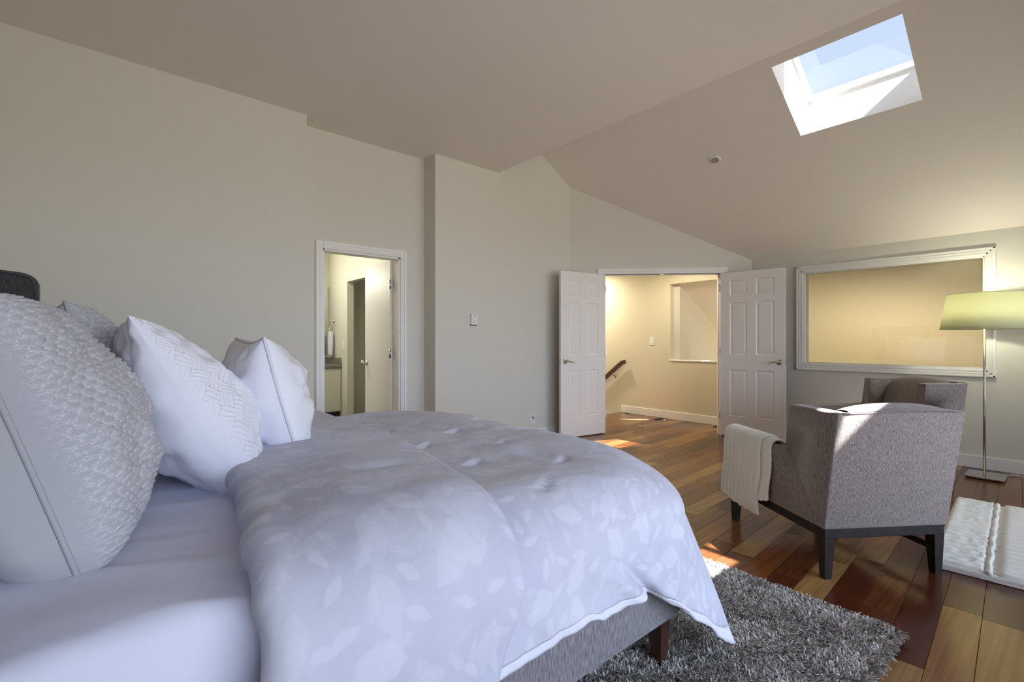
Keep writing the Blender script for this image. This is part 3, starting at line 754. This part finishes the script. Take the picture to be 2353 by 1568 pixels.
Ln = RNG.uniform(.022, .036, n)*(1+.12*clump); tilt = np.clip(RNG.normal(.75, .28, n), .1, 1.35)
edge = (X > RX1_-.03) | (Y < RY0+.03)
fl = np.where(X > RX1_-.025, RNG.normal(0, .5, n), fl); fl = np.where(Y < RY0+.025, -PI/2+RNG.normal(0, .5, n), fl)
dx, dy = np.cos(fl), np.sin(fl); wdt = RNG.uniform(.0015, .0027, n)
base = np.stack([X-1.3, Y-1.8, np.full(n, .011)], 1); d = np.stack([dx, dy, 0*dx], 1); p = np.stack([-dy, dx, 0*dx], 1); up = np.array([0, 0, 1.])
m1 = base+d*(Ln*np.sin(tilt)*.35)[:, None]+up*(Ln*np.cos(tilt*.6)*.62)[:, None]
tip = base+d*(Ln*np.sin(tilt))[:, None]+up*(Ln*np.cos(tilt)*.9)[:, None]
tip[:, 2] = np.maximum(tip[:, 2], .012)
w_ = p*wdt[:, None]
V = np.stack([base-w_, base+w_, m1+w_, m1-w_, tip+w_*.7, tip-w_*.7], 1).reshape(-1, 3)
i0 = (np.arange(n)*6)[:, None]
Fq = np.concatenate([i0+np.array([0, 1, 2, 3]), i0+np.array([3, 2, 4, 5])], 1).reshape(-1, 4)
me = bpy.data.meshes.new('pile'); me.vertices.add(len(V)); me.vertices.foreach_set('co', V.reshape(-1).astype(np.float32))
me.loops.add(len(Fq)*4); me.loops.foreach_set('vertex_index', Fq.reshape(-1).astype(np.int32)); me.polygons.add(len(Fq)); me.polygons.foreach_set('loop_start', np.arange(0, len(Fq)*4, 4, dtype=np.int32))
me.update(calc_edges=True); me.validate()
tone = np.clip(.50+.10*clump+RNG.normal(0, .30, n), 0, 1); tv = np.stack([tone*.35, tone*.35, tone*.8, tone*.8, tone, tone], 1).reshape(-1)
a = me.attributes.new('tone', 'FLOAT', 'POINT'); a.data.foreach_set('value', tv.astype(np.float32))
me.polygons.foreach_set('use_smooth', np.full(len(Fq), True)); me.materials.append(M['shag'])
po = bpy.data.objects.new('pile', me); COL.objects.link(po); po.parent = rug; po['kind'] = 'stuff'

# ------------------------------------------------------------------ bed
BZ = .70
bed = empty('bed', (.6, 1.95, 0), label='upholstered grey tweed bed with charcoal wingback headboard', cat='bed')
def bl(x, y, z): return (x-.6, y-1.95, z)
fx0, fx1, fy0, fy1 = -.46, 1.60, .93, 2.97
def bbox(name, m, x0, x1, y0, y1, z0, z1, bev, seg=3, parent=bed):
    return B().box(x0-.6, x1-.6, y0-1.95, y1-1.95, z0, z1, bev, seg).build(name, m, parent, True)
bbox('side_rail', 'bedfab', fx0, fx1, fy0, fy0+.09, .20, .475, .04, 4); bbox('side_rail', 'bedfab', fx0, fx1, fy1-.09, fy1, .20, .475, .04, 4)
bbox('foot_rail', 'bedfab', fx1-.09, fx1, fy0+.01, fy1-.01, .20, .475, .04, 4)
bbox('platform', 'headfab', fx0, fx1-.06, fy0+.06, fy1-.06, .22, .40, .01)
for x in (fx1-.05, fx0+.10):
    for y in (fy0+.075, fy1-.075):
        V = [(x+sx*h-.6, y+sy*h-1.95, z) for z, h in ((.012, .020), (.24, .032)) for sx, sy in ((-1, -1), (1, -1), (1, 1), (-1, 1))]
        lo_ = mk('leg', V, [(3, 2, 1, 0), (4, 5, 6, 7)]+[(i, (i+1) % 4, (i+1) % 4+4, i+4) for i in range(4)], 'walnut', bed)
hb = bbox('headboard', 'headfab', -.60, -.47, .86, 3.04, .12, 1.50, .025, 3)
for y0, y1 in ((2.87, 2.95), (.87, .95)):
    wg = B().prism([(-.48-.6, .14), (-.215-.6, .14), (-.215-.6, 1.435), (-.228-.6, 1.462), (-.26-.6, 1.478), (-.48-.6, 1.497)], 'y', y0-1.95, y1-1.95, .010).build('wing', 'headfab', bed, True)
    pp = [(-.226-.6, (y0-1.95)-.001, z) for z in np.linspace(.2, 1.42, 10)]+[(-.238-.6, y0-1.95-.001, 1.455), (-.27-.6, y0-1.95-.001, 1.468), (-.46-.6, y0-1.95-.001, 1.486)]
    B().tube(pp, .004, 6).build('welt', 'headfab', wg, True)
# mattress with fitted sheet
ma = empty('mattress', (.6, 1.95, .40), label='mattress in a white fitted sheet on the grey bed', cat='mattress')
mx0, mx1, my0, my1 = -.455, 1.54, 1.03, 2.87
nu, nv = 150, 90
us = np.linspace(mx0, mx1, nu)
# cross-section path in (y,z)
r_ = .055; path = [(my0, .40), (my0-.008, .50), (my0-.010, .56), (my0-.004, BZ-r_)]
path += [(my0+r_-r_*math.cos(a), BZ-r_+r_*math.sin(a)) for a in np.linspace(.15, PI/2, 9)]
path += [(y, BZ) for y in np.linspace(my0+.1, my1-.1, 60)]
path += [(my1-r_+r_*math.sin(a), BZ-r_+r_*math.cos(a)) for a in np.linspace(0, PI/2, 8)]+[(my1, .40)]
path = np.array(path)
P = np.zeros((nu, len(path), 3)); P[..., 0] = us[:, None]; P[..., 1] = path[None, :, 0]; P[..., 2] = path[None, :, 1]
top = sstep(.6, .7, P[..., 2])
P[..., 2] += top*(.007*noise2(P[..., 0]*9+P[..., 1]*4, P[..., 1]*5, 1)+.005*noise2(P[..., 0]*5, P[..., 1]*26+P[..., 0]*9, 2))
P[..., 1] += (1-top)*.003*noise2(P[..., 0]*5, P[..., 2]*8, 4)
P -= np.array([.6, 1.95, .40])
grid('fitted_sheet', P, 'sheet', ma)
B().box(mx0+.02-.6, mx1-.02-.6, my0+.02-1.95, my1-.02-1.95, 0, .25, .03).build('core', 'sheet', ma)

# ------------------------------------------------------------------ duvet
dv = empty('duvet', (.6, 1.95, .70), label='pale lavender duvet with faint white leaf print spread over the bed', cat='duvet')
DO = np.array([.6, 1.95, .70])
ZT = .762
Yn0, Xf, Yf = .885, 1.76, 2.95; X0d = .60
rh, rv = .22, .20
TUFT = [(x, y) for i, x in enumerate(np.arange(1.02, 1.6, .27)) for y in np.arange(1.05+(i % 2)*.18, 2.8, .36)]
def topz(x, y):
    z = ZT+.008*noise2(x*3.1, y*3.1, 11)+.005*noise2(x*8, y*8, 12)+.0022*noise2(x*7+y*12, y*22, 13)
    z = z+.012*sstep(1.25, 1.6, x)*sstep(1.1, 1.5, y)
    for tx, ty in TUFT:
        ddx, ddy = x-tx, (y-ty)
        ca, sa = math.cos(.5), math.sin(.5); a_ = ddx*ca+ddy*sa; b_ = -ddx*sa+ddy*ca
        rr = np.sqrt((a_/.055)**2+((b_-.25*a_*a_/.05)/.012)**2); z = z-.012*np.exp(-rr**2)
        z = z-.005*np.exp(-((ddx**2+ddy**2)/.06**2))+.006*np.exp(-(((b_-.030)/.018)**2+(a_/.06)**2))
    return z
def arc_path(o, rc):
    """plan polyline, inset by o from the outer rectangle, corner radius rc"""
    yn, xf, yf = Yn0+o, Xf-o-.1*min(o, rh), Yf-o
    rc = min(rc, (yf-yn)/2-.002)
    A = [(X0d+(xf-rc-X0d)*t, yn) for t in np.linspace(0, 1, 100)]
    C1 = [(xf-rc+rc*math.sin(a), yn+rc-rc*math.cos(a)) for a in np.linspace(0, PI/2, 22)[1:]]
    D = [(xf, yn+rc+(yf-yn-2*rc)*t) for t in np.linspace(0, 1, 120)[1:]]
    C2 = [(xf-rc+rc*math.cos(a), yf-rc+rc*math.sin(a)) for a in np.linspace(0, PI/2, 18)[1:]]
    G = [(xf-rc+(X0d-xf+rc)*t, yf) for t in np.linspace(0, 1, 60)[1:]]
    return np.array(A+C1+D+C2+G)
ref = arc_path(0, .05); NU = len(ref)
sx, sy = ref[:, 0], ref[:, 1]
hem = np.full(NU, .415)+.010*noise2(sx*11, sy*11, 21)+.006*noise2(sx*31, sy*31, 22)
near = sy < Yn0+.2
def tipw(p, c, w): return np.clip(1-np.abs(p-c)/w, 0, 1)
iu = np.arange(NU); ic = 100+10
along = np.zeros(NU); along[1:] = np.cumsum(np.hypot(np.diff(sx), np.diff(sy)))
tw1 = np.clip(1-np.abs(along-along[ic])/.47, 0, 1); ic2 = 100+21+119+9
tw2 = np.clip(1-np.abs(along-along[ic2])/.45, 0, 1)
hem = hem-.355*tw1**1.05-.34*tw2
rows = []
ts = np.r_[0, .05, .10, .15, np.linspace(.19, 1, 26)]
zs0 = ZT-rv
for t in ts:
    rc = .03+.29*t
    pl = arc_path(0, rc); z = hem+(zs0-hem)*t
    nx = np.gradient(pl[:, 0]); ny = np.gradient(pl[:, 1]); l = np.hypot(nx, ny); l[l == 0] = 1
    ox_, oy_ = ny/l, -nx/l
    k = (1-t)
    out = .018*k+.012*k*noise2(along*5.5, np.full(NU, t*.8), 31)+.006*noise2(along*14, np.full(NU, t*2.2), 32)*(.4+k)
    out += .060*tw1*k-.035*k**.5*np.exp(-((along-(along[ic]-.43))/.055)**2)*(1-.4*t)+.018*k*np.exp(-((along-(along[ic]-.52))/.05)**2)
    pl = pl+np.stack([ox_*out, oy_*out], 1)
    rows.append(np.column_stack([pl, z]))
for a in np.linspace(0, PI/2, 22)[1:]:
    o_ = rh*(1-math.cos(a)); pl = arc_path(o_, max(.32+o_*.3, .03)); bump = .006*noise2(along*14, np.full(NU, 2.2+a), 32)*.4*math.cos(a)
    zz_ = zs0+rv*math.sin(a); z = zz_+(topz(pl[:, 0], pl[:, 1])-ZT)*math.sin(a)**2
    rows.append(np.column_stack([pl[:, 0], pl[:, 1]-bump, z]))
for o_ in np.linspace(rh, 1.028, 86)[1:]:
    pl = arc_path(o_, max(.386-(o_-rh)*.46, .004)); rows.append(np.column_stack([pl, topz(pl[:, 0], pl[:, 1])]))
P = np.stack(rows, 1)-DO                          # NU x NR x 3
Pw = P[:, 3:]+DO
inner = np.stack([np.minimum(Pw[..., 0], Xf-1.1*rh), np.clip(Pw[..., 1], Yn0+rh, Yf-rh)], -1)
seg_ = np.linalg.norm(np.diff(P, axis=1), axis=2); arc = np.concatenate([np.cumsum(seg_[:, ::-1], 1)[:, ::-1], np.zeros((NU, 1))], 1)
sh_i = len(ts)+20; ex = np.maximum(arc-arc[:, sh_i:sh_i+1], 0)[:, 3:]
dirv = Pw[..., :2]-inner; dl_ = np.linalg.norm(dirv, axis=2, keepdims=True); dirv = np.where(dl_ > 1e-6, dirv/np.maximum(dl_, 1e-6), 0)
clo = inner+dirv*ex[..., None]
co_ = grid('cover', P[:, 3:], 'duvet', dv)
def cloth_attr(o, uv):
    a = o.data.attributes.new('cloth', 'FLOAT_VECTOR', 'POINT'); v3 = np.concatenate([uv, np.zeros(uv.shape[:-1]+(1,))], -1); a.data.foreach_set('vector', v3.reshape(-1).astype(np.float32))
cloth_attr(co_, clo)
grid('hem', P[:, :4]+np.array([0, 0, 0]), 'hem', dv)
for o in dv.children:
    mo = o.modifiers.new('solid', 'SOLIDIFY'); mo.thickness = .014; mo.offset = -1

# folded-back band at the head end
pathY = []
ny_, yf_ = Yn0+.012, Yf-.01
pathY += [(ny_, z, -1, 0) for z in np.linspace(.36, ZT-rv, 22)]
for a in np.linspace(0, PI/2, 16)[1:]: pathY.append((ny_+rh*(1-math.cos(a)), ZT-rv+rv*math.sin(a), -math.cos(a), math.sin(a)))
pathY += [(y, ZT, 0, 1) for y in np.linspace(ny_+rh, yf_-rh, 110)[1:]]
for a in np.linspace(0, PI/2, 14)[1:]: pathY.append((yf_-rh+rh*math.sin(a), ZT-rv+rv*math.cos(a), math.sin(a), math.cos(a)))
pathY += [(yf_, z, 1, 0) for z in np.linspace(ZT-rv, .42, 10)[1:]]
pathY = np.array(pathY); NP_ = len(pathY)
XA, XB = .30, .875; hA, hB = .050, .050; ra = .055
q = []
for a in np.linspace(-PI*.55, PI/2, 18): q.append((ra-ra*math.cos(a)-0, -.012+hA*math.sin(a)*1.0, 0))
for t in np.linspace(0, 1, 40)[1:-1]: q.append((None, t, 1))
for a in np.linspace(PI/2, -PI*.3, 14): q.append((math.cos(a)*.032, hB*.55+hB*.45*math.sin(a), 2))
band = np.zeros((len(q), NP_, 3))
yy, zz2 = pathY[:, 0], pathY[:, 1]
al = np.r_[0, np.cumsum(np.hypot(np.diff(yy), np.diff(zz2)))]
skew = -.10*sstep(1.75, .95, yy); skewB = -.13*sstep(1.9, .9, yy)-.09*sstep(.62, .40, zz2)*(yy < 1.2)
wobA = .012*noise2(al*7, al*0, 41)+.010*noise2(al*19, al*0, 42); wobB = .008*noise2(al*6, al*0, 43)+.003*noise2(al*22, al*0, 44)
for i, (a, h, ty) in enumerate(q):
    xa = XA+skew+wobA; xb = XB+skewB+wobB
    if ty == 0: x = xa+a; hh = np.full(NP_, h)
    elif ty == 1:
        x = (xa+ra)+((xb)-(xa+ra))*h; hh = np.full(NP_, (-.012+hA)*(1-h)+hB*h)+.012*math.sin(PI*h)
    else: x = xb+a; hh = np.full(NP_, h)
    wr = noise2(x*6, al*6, 45)*.006+noise2(x*15+al*5, al*13, 46)*.0028
    ns = .4+.6*(1 if ty == 1 else .5)
    hang = (1-np.abs(pathY[:, 3]))
    wr = wr+hang*(.010*noise2(x*9, al*2.2, 47))
    hh = hh+wr*ns
    for tx, tyy in ((.62, 1.35), (.55, 1.95), (.66, 2.45)):
        hh = hh-.012*np.exp(-(((x-tx)/.07)**2+((yy-tyy)/.022)**2))*pathY[:, 3]
    band[i, :, 0] = x; band[i, :, 1] = yy+pathY[:, 2]*hh; band[i, :, 2] = zz2+pathY[:, 3]*hh
fb = grid('folded_band', band-DO, 'duvet', dv)
cloth_attr(fb, np.stack([band[..., 0]+3.3, np.broadcast_to(al, band.shape[:2])+.4], -1))

# ------------------------------------------------------------------ pillows
def quilt_disp(u, v, W_, H_):
    x, y = u, v
    cxs, cys = .034, .0175
    row = np.floor(y/cys); xx = x/cxs+.5*(row % 2); fx = xx-np.floor(xx)-.5; fy = y/cys-row-.5
    # elongated pods with pointed ends
    env = np.clip(1-np.abs(fx)*2, 0, 1)**.5
    pod = np.clip(1-(np.abs(fy)*2/np.maximum(env, .05))**2, 0, 1)
    th_ = np.exp(-((np.abs(fy)*2-env)/.22)**2)*(RNG.random(x.shape) > .45)
    return .0065*pod*np.clip(np.abs(fx)*-2+1.15, 0, 1)**.6, th_*.9
def weave_disp(u, v, W_, H_):
    x, y = u, v; a = (x+y)/1.4142; b_ = (x-y)/1.4142; c = .05
    ia, ib = np.floor(a/c), np.floor(b_/c); od = ((ia+ib) % 2) > .5
    w1 = np.abs(np.sin(a/c*PI*3)); w2 = np.abs(np.sin(b_/c*PI*3))
    h = np.where(od, w1, w2); return .0075*h, h*.6
def emb_disp(u, v, W_, H_):
    x = u*W_/2; y = v*H_/2
    n_ = np.abs(noise2(x*34, y*34, 61)); m_ = np.abs(noise2(x*60, y*60, 62)); k = (1-np.clip(n_*4, 0, 1))*.8+(1-np.clip(m_*4, 0, 1))*.5
    zone = sstep(.62, .5, np.maximum(np.abs(u), np.abs(v)))
    return .006*k*zone, np.clip(k*zone, 0, 1)

def pillow(name, label, W_, H_, T_, loc, lean, yaw, mf, mb, mp, disp=None, n=120, pinch=.07, full=.42, sag=.0, seed=0, group=None, roll=0., border=0., wr_amp=1.):
    root = empty(name, loc, yaw, label, 'pillow', group)
    rm = Matrix.Rotation(lean, 3, 'Y')         # lean back: top towards -x
    def shape(u, v, sgn, d=None):
        x = W_/2*u*(1-pinch*(1-v*v)); z = H_/2*v*(1-pinch*(1-u*u))
        th_ = T_/2*np.clip((1-u**2)*(1-v**2), 0, 1)**full
        th_ = th_*(1-sag*v)
        e_ = np.clip(np.maximum(np.abs(u), np.abs(v)), 0, 1)
        wr = wr_amp*(.011*noise2(u*3+seed, v*3, seed+1)+.006*noise2(u*7, v*7+seed, seed+2))*np.clip((1-e_)*5, 0, 1)
        # pull wrinkles at the rim
        rim = np.exp(-((1-e_)/.12)**2)*np.clip((1-e_)*12, 0, 1)
        wr += wr_amp*rim*.006*noise2(np.where(np.abs(u) > np.abs(v), v*16, u*16)+seed*3, e_*3, seed+5)
        y = sgn*(th_+wr)
        if d is not None: y = y+sgn*d*np.clip((1-e_)*30, 0, 1)
        return x, y, z
    def place(x, y, z):                         # local: width along world Y, thickness along X
        Pn = np.stack([y, x, z], -1)
        c_, s_ = math.cos(roll), math.sin(roll); yy_, zz_ = Pn[..., 1]*c_-Pn[..., 2]*s_, Pn[..., 1]*s_+Pn[..., 2]*c_
        Pn = np.stack([Pn[..., 0], yy_, zz_], -1)
        R3 = np.array(rm); return Pn @ R3.T+np.array([0, 0, H_/2*math.cos(lean)])
    g = np.sin(np.linspace(-PI/2, PI/2, n)); g = .9*g+.1*np.linspace(-1, 1, n)
    u, v = np.meshgrid(g, g, indexing='ij')
    d = thd = None
    if disp:
        bx_, by_, bz_ = shape(u, v, 1)
        b3 = np.stack([bx_, by_, bz_], -1)
        if disp is not emb_disp:
            su = np.concatenate([np.zeros((1, n)), np.cumsum(np.linalg.norm(np.diff(b3, axis=0), axis=2), 0)], 0); su = np.tile(su[:, n//2:n//2+1], (1, n))
            sv = np.concatenate([np.zeros((n, 1)), np.cumsum(np.linalg.norm(np.diff(b3, axis=1), axis=2), 1)], 1); sv = np.tile(sv[n//2:n//2+1], (n, 1))
            d, thd = disp(su, sv, W_, H_)
        else: d, thd = disp(u, v, W_, H_)
    f = grid('front_panel', place(*shape(u, v, 1, d)), mf, root)
    if thd is not None:
        a = f.data.attributes.new('thread', 'FLOAT', 'POINT'); a.data.foreach_set('value', (thd*np.clip((1-np.maximum(abs(u), abs(v)))*40, 0, 1)).reshape(-1).astype(np.float32))
    n2 = 70; g2 = .35*np.sin(np.linspace(-PI/2, PI/2, n2))+.65*np.linspace(-1, 1, n2); u, v = np.meshgrid(g2, g2, indexing='ij')
    grid('back_panel', place(*shape(u, v, -1)), mb, root, flip=True)
    if mp:
        k = np.linspace(-1, 1, 40); uu = np.r_[k[:-1], np.ones(39), -k[:-1], -np.ones(39)]; vv_ = np.r_[-np.ones(39), k[:-1], np.ones(39), -k[:-1]]
        x, y, z = shape(uu, vv_, 1); pts = place(x, y*0, z)
        B().tube([tuple(p) for p in pts], .0062, 8, True).build('piping', mp, root, True)
    return root

def L(deg): return -math.radians(deg)
SHAM = 'euro shams along the headboard'
pillow('euro_sham', 'large grey quilted sham with plain piped edge nearest the camera', .66, .635, .42, (-.13, 1.68, .680), L(17), 0, 'quilt', 'greysham', 'piping', quilt_disp, 420, .05, .36, .12, 3, SHAM, wr_amp=1.5)
pillow('euro_sham', 'grey quilted sham peeking out behind the white basketweave pillow', .64, .64, .33, (-.03, 2.42, .69), L(12), 0, 'quilt', 'greysham', 'piping', quilt_disp, 170, .06, .38, .1, 5, SHAM)
pillow('standard_sham', 'white basketweave pillow leaning in the middle of the pillow row', .62, .685, .32, (.215, 2.03, .662), L(29), 0, 'weave', 'white_cotton', None, weave_disp, 340, .06, .46, .3, 8, wr_amp=2.0)
pillow('accent_pillow', 'small white embroidered pillow with piped edges at the front', .48, .48, .30, (.50, 2.14, .738), L(15), 0, 'embroid', 'white_cotton', 'wpiping', emb_disp, 200, .09, .42, .05, 12, wr_amp=1.4)
pillow('sleeping_pillow', 'plain white pillow tucked behind the nearest grey sham', .70, .44, .14, (-.36, 1.55, .705), L(8), 0, 'white_cotton', 'white_cotton', None, None, 60, .05, .4, .0, 15)
pillow('sleeping_pillow', 'plain white pillow tucked behind the farther grey sham', .70, .44, .14, (-.36, 2.40, .705), L(8), 0, 'white_cotton', 'white_cotton', None, None, 60, .05, .4, .0, 18)

# ------------------------------------------------------------------ armchairs
def armchair(label, loc, rz):
    r = empty('armchair', loc, rz, label, 'armchair', 'taupe barrel armchairs')
    x0, x1 = -.032, .648; th_ = .075; y_f = .85
    zb, za, zw = .255, .585, .845
    def lean(z): return -.02-.09*(z-zb)/(zw-zb)
    # side panels: tall wing at the back, low arm in front
    for xa, xb in ((x0, x0+th_), (x1-th_, x1)):
        poly = [(lean(zb), zb), (y_f, zb), (y_f, za-.012), (y_f-.012, za), (.27, za+.012), (.255, za+.022), (.243, zw-.01), (.235, zw), (lean(zw), zw)]
        B().prism(poly, 'x', xa, xb, .010).build('side_panel', 'chairfab', r, True)
    # outside back
    poly = [(lean(zb), zb), (lean(zb)+.07, zb), (lean(zw)+.06, zw-.012), (lean(zw), zw-.002)]
    B().prism(poly, 'x', x0+.012, x1-.012, .008).build('back_panel', 'chairfab', r, True)
    # rolled inner back cushion: crowned top
    rowsP = []
    ww = np.linspace(x0+th_+.003, x1-th_-.003, 26)
    for x in ww:
        c_ = 1-((x-(x0+x1)/2)/((x1-x0)/2-th_))**2; cr_ = .035*max(c_, 0)**.6
        sec = [(lean(zw)+.012, zw-.03), (lean(zw)+.010, zw-.003+cr_*.35), (lean(zw)+.045, zw+.006+cr_), (lean(zw)+.10, zw+.002+cr_), (lean(zw)+.15, zw-.03+cr_*.8),
               (.085+cr_, .74), (.125+cr_, .60), (.15+cr_*.8, .50), (.17, .43)]
        rowsP.append([(x, y, z) for y, z in sec])
    o = grid('back_cushion', rowsP, 'chairfab', r); mo = o.modifiers.new('sub', 'SUBSURF'); mo.levels = 1; mo.render_levels = 2
    B().tube([(x, lean(zw)-.002, zw-.002+.012*max(0, 1-((x-.308)/.34)**2)) for x in np.linspace(x0+.02, x1-.02, 14)], .0035, 6).build('welt', 'chairfab', r, True)
    B().box(x0+th_+.002, x1-th_-.002, .10, y_f+.01, .32, .47, .035, 4).build('seat_cushion', 'chairfab', r, True)
    B().box(x0+th_, x1-th_, -.0, y_f-.02, zb, .32, .006).build('seat_deck', 'chairfab', r)
    # wooden base: aprons, legs, stretcher
    for a in ((x0+.012, x1-.012, -.012, .028), (x0+.012, x1-.012, y_f-.05, y_f-.01)):
        B().box(*a, .205, .256, .003).build('apron', 'espresso', r)
    for a in ((x0+.012, x0+.05), (x1-.05, x1-.012)):
        B().box(*a, .028, y_f-.05, .205, .256, .003).build('apron', 'espresso', r)
    for lx, sx2 in ((x0+.012, 1), (x1-.012, -1)):
        for ly, sy2 in ((-.012, 1), (y_f-.01, -1)):
            w0, w1 = .055, .036
            q0 = [(lx, ly), (lx+sx2*w0, ly), (lx+sx2*w0, ly+sy2*w0), (lx, ly+sy2*w0)]
            q1 = [(lx+sx2*.006, ly+sy2*.008), (lx+sx2*(.006+w1), ly+sy2*.008), (lx+sx2*(.006+w1), ly+sy2*(.008+w1)), (lx+sx2*.006, ly+sy2*(.008+w1))]
            V = [(x, y, .206) for x, y in q0]+[(x, y, 0) for x, y in q1]
            F = [(0, 1, 2, 3), (7, 6, 5, 4)]+[(i, i+4, (i+1) % 4+4, (i+1) % 4) for i in range(4)]
            lg = mk('leg', V, F, 'espresso', r)
            bm_ = bmesh.new(); bm_.from_mesh(lg.data); bmesh.ops.recalc_face_normals(bm_, faces=bm_.faces[:]); bm_.to_mesh(lg.data); bm_.free()
    B().box(x1-.052, x1-.030, .03, y_f-.05, .115, .145, .003).build('stretcher', 'espresso', r)
    B().box(x0+.030, x0+.052, .03, y_f-.05, .215, .235, .003).build('stretcher', 'espresso', r)
    return r
ch1 = armchair('taupe armchair seen from behind with a cream throw on its arm', (2.755, .83, 0), math.atan2(-.564, .826))
ch2 = copy_tree(ch1); ch2.location = (5.28, .70, 0); ch2.rotation_euler = (0, 0, math.atan2(.766, .645))
ch2['label'] = 'dark taupe armchair by the right wall in front of the floor lamp'

# knitted throw over the near chair's left arm (chair-local coordinates)
tw_ = empty('throw_blanket', (2.755, .83, 0), math.atan2(-.564, .826), 'cream knitted throw draped over the arm of the nearer armchair', 'blanket')
def throw_panel(name, ya, yb, drop_a, drop_b, lift, ins, splay, seed):
    ny2 = 90; k = np.linspace(0, 1, ny2); ax0, ax1, az = -.032-lift, .043+lift, .597+lift
    nd, nt_ = 46, 14
    rows_ = []
    for t in k:
        y = ya+(yb-ya)*t; drop = drop_a+(drop_b-drop_a)*t; rib = .0055*abs(math.sin(t*PI*9))**.7
        col = []
        for s in np.linspace(0, 1, nd):      # outside, from the hem up
            z = (az-.03)-(az-.03-drop)*(1-s); out = .012*(1-s)+.007*math.sin(3*(1-s)+t*5+seed)*(1-s)
            col.append((ax0-out-rib, y+splay*(1-s)*(1-t*.6)+.006*math.sin(z*22+seed), z+.004*math.sin(t*40)*(1-s)))
        for a in np.linspace(0, PI, nt_)[1:-1]:
            xm, rx = (ax0+ax1)/2, (ax1-ax0)/2
            col.append((xm-rx*math.cos(a)-rib*math.cos(a), y, az-.03+.045*math.sin(a)**.7+rib*math.sin(a)))
        for s in np.linspace(0, 1, 14): col.append((ax1+rib, y, az-.03-(az-.03-ins)*s))
        rows_.append(col)
    o = grid(name, rows_, 'throw', tw_); mo = o.modifiers.new('s', 'SOLIDIFY'); mo.thickness = .010; mo.offset = -1
    mo2 = o.modifiers.new('d', 'DISPLACE'); tx = bpy.data.textures.new('knit', 'CLOUDS'); tx.noise_scale = .012; mo2.texture = tx; mo2.strength = .004; mo2.texture_coords = 'LOCAL'
    return o
throw_panel('under_layer', .62, .375, .20, .268, .006, .49, .01, 1.0)
throw_panel('upper_layer', .845, .455, .165, .150, .019, .48, .055, 2.2)

# ------------------------------------------------------------------ floor lamp
lx, ly = 5.82, .56
lamp = empty('floor_lamp', (lx, ly, 0), 0, 'slim metal floor lamp with a pale green drum shade by the right wall', 'lamp')
B().box(-.10, .19, -.13, .12, .012, .026, .003).build('base', 'chrome', lamp)
for a, c in ((-.08, -.11), (.17, -.11), (-.08, .10), (.17, .10)): B().lathe([(.010, 0), (.010, .013)], 12, Matrix.Translation((a, c, 0))).build('foot', 'black', lamp)
for k in (-.009, .009): B().tube([(k, 0, .02), (k, 0, 1.36)], .0085, 12).build('pole', 'chrome', lamp, True)
sh = B().lathe([(.292, 1.292), (.246, 1.598)], 64, cap=False).build('shade', 'shade', lamp, True)
mo = sh.modifiers.new('s', 'SOLIDIFY'); mo.thickness = .002
B().tube([(.293*math.cos(a), .293*math.sin(a), 1.292) for a in np.linspace(0, 2*PI, 65)[:-1]], .003, 6, True).build('rim', 'shade', sh, True)
B().tube([(.247*math.cos(a), .247*math.sin(a), 1.598) for a in np.linspace(0, 2*PI, 65)[:-1]], .003, 6, True).build('rim', 'shade', sh, True)
for k in range(3):
    a = k*2*PI/3+.4; B().tube([(0, 0, 1.365), (.268*math.cos(a), .268*math.sin(a), 1.43)], .0025, 6).build('spider_arm', 'chrome', lamp)
B().lathe([(.018, 1.355), (.02, 1.40), (.012, 1.405)], 16).build('socket', 'plastic', lamp, True)
B().lathe([(.010, 1.40), (.03, 1.44), (.03, 1.47), (.014, 1.495), (.002, 1.50)], 18).build('bulb', 'bulb', lamp, True)
pl_ = bpy.data.lights.new('lamp_bulb', 'POINT'); pl_.energy = 11; pl_.color = (1, .98, .74); pl_.shadow_soft_size = .04
po_ = bpy.data.objects.new('lamp_bulb_light', pl_); COL.objects.link(po_); po_.parent = lamp; po_.location = (0, 0, 1.52)
B().tube([(.19, -.05, .012), (.22, -.10, .006), (.25, -.11, .005), (.23, -.15, .012), (.27, -.16, .006), (.30, -.13, .01), (.31, -.20, .006), (.36, -.24, .005), (.38, -.30, .005), (.395, -.40, .01)], .0032, 6).build('cord', 'cord', lamp, True)

# ------------------------------------------------------------------ white ribbed rug on the floor by the chairs
wm = empty('ribbed_rug', (4.08, .15, 0), math.radians(3.4), 'white ribbed cotton rug on the floor beside the armchairs', 'rug')
Lx, y_left, seam = 1.46, .42, .20
def rug_panel(name, ya, yb):
    nx_, ny3 = 340, 26; xs_ = np.linspace(-Lx/2, Lx/2, nx_); ys_ = np.linspace(ya, yb, ny3)
    Xg, Yg = np.meshgrid(xs_, ys_, indexing='ij')
    e1 = np.minimum(np.minimum(Xg+Lx/2, Lx/2-Xg), np.minimum(Yg-ya, yb-Yg))
    edge_ = np.clip(e1/.015, 0, 1)**.5
    rib = np.abs(np.sin((Xg+.002*noise2(Xg*9, Yg*9, 71))/.074*PI))**.28
    Z = .004+edge_*(0.030+.018*rib+.003*noise2(Xg*40, Yg*40, 72))
    o = grid(name, np.stack([Xg+.003*noise2(Yg*20, Xg*3, 75), Yg+.004*noise2(Xg*25, Yg*2, 73), Z], -1), 'whitemat', wm)
    return o
rug_panel('panel', seam+.008, y_left); rug_panel('panel', -.55, seam-.008)
B().tube([(x, seam+.003*math.sin(x*30), .036+.004*abs(math.sin(x*34))) for x in np.linspace(-Lx/2, Lx/2, 90)], .013, 8).build('seam', 'whitemat', wm, True)
B().box(-Lx/2, Lx/2, -.55, y_left, .0005, .036, .010).build('base', 'whitemat', wm)
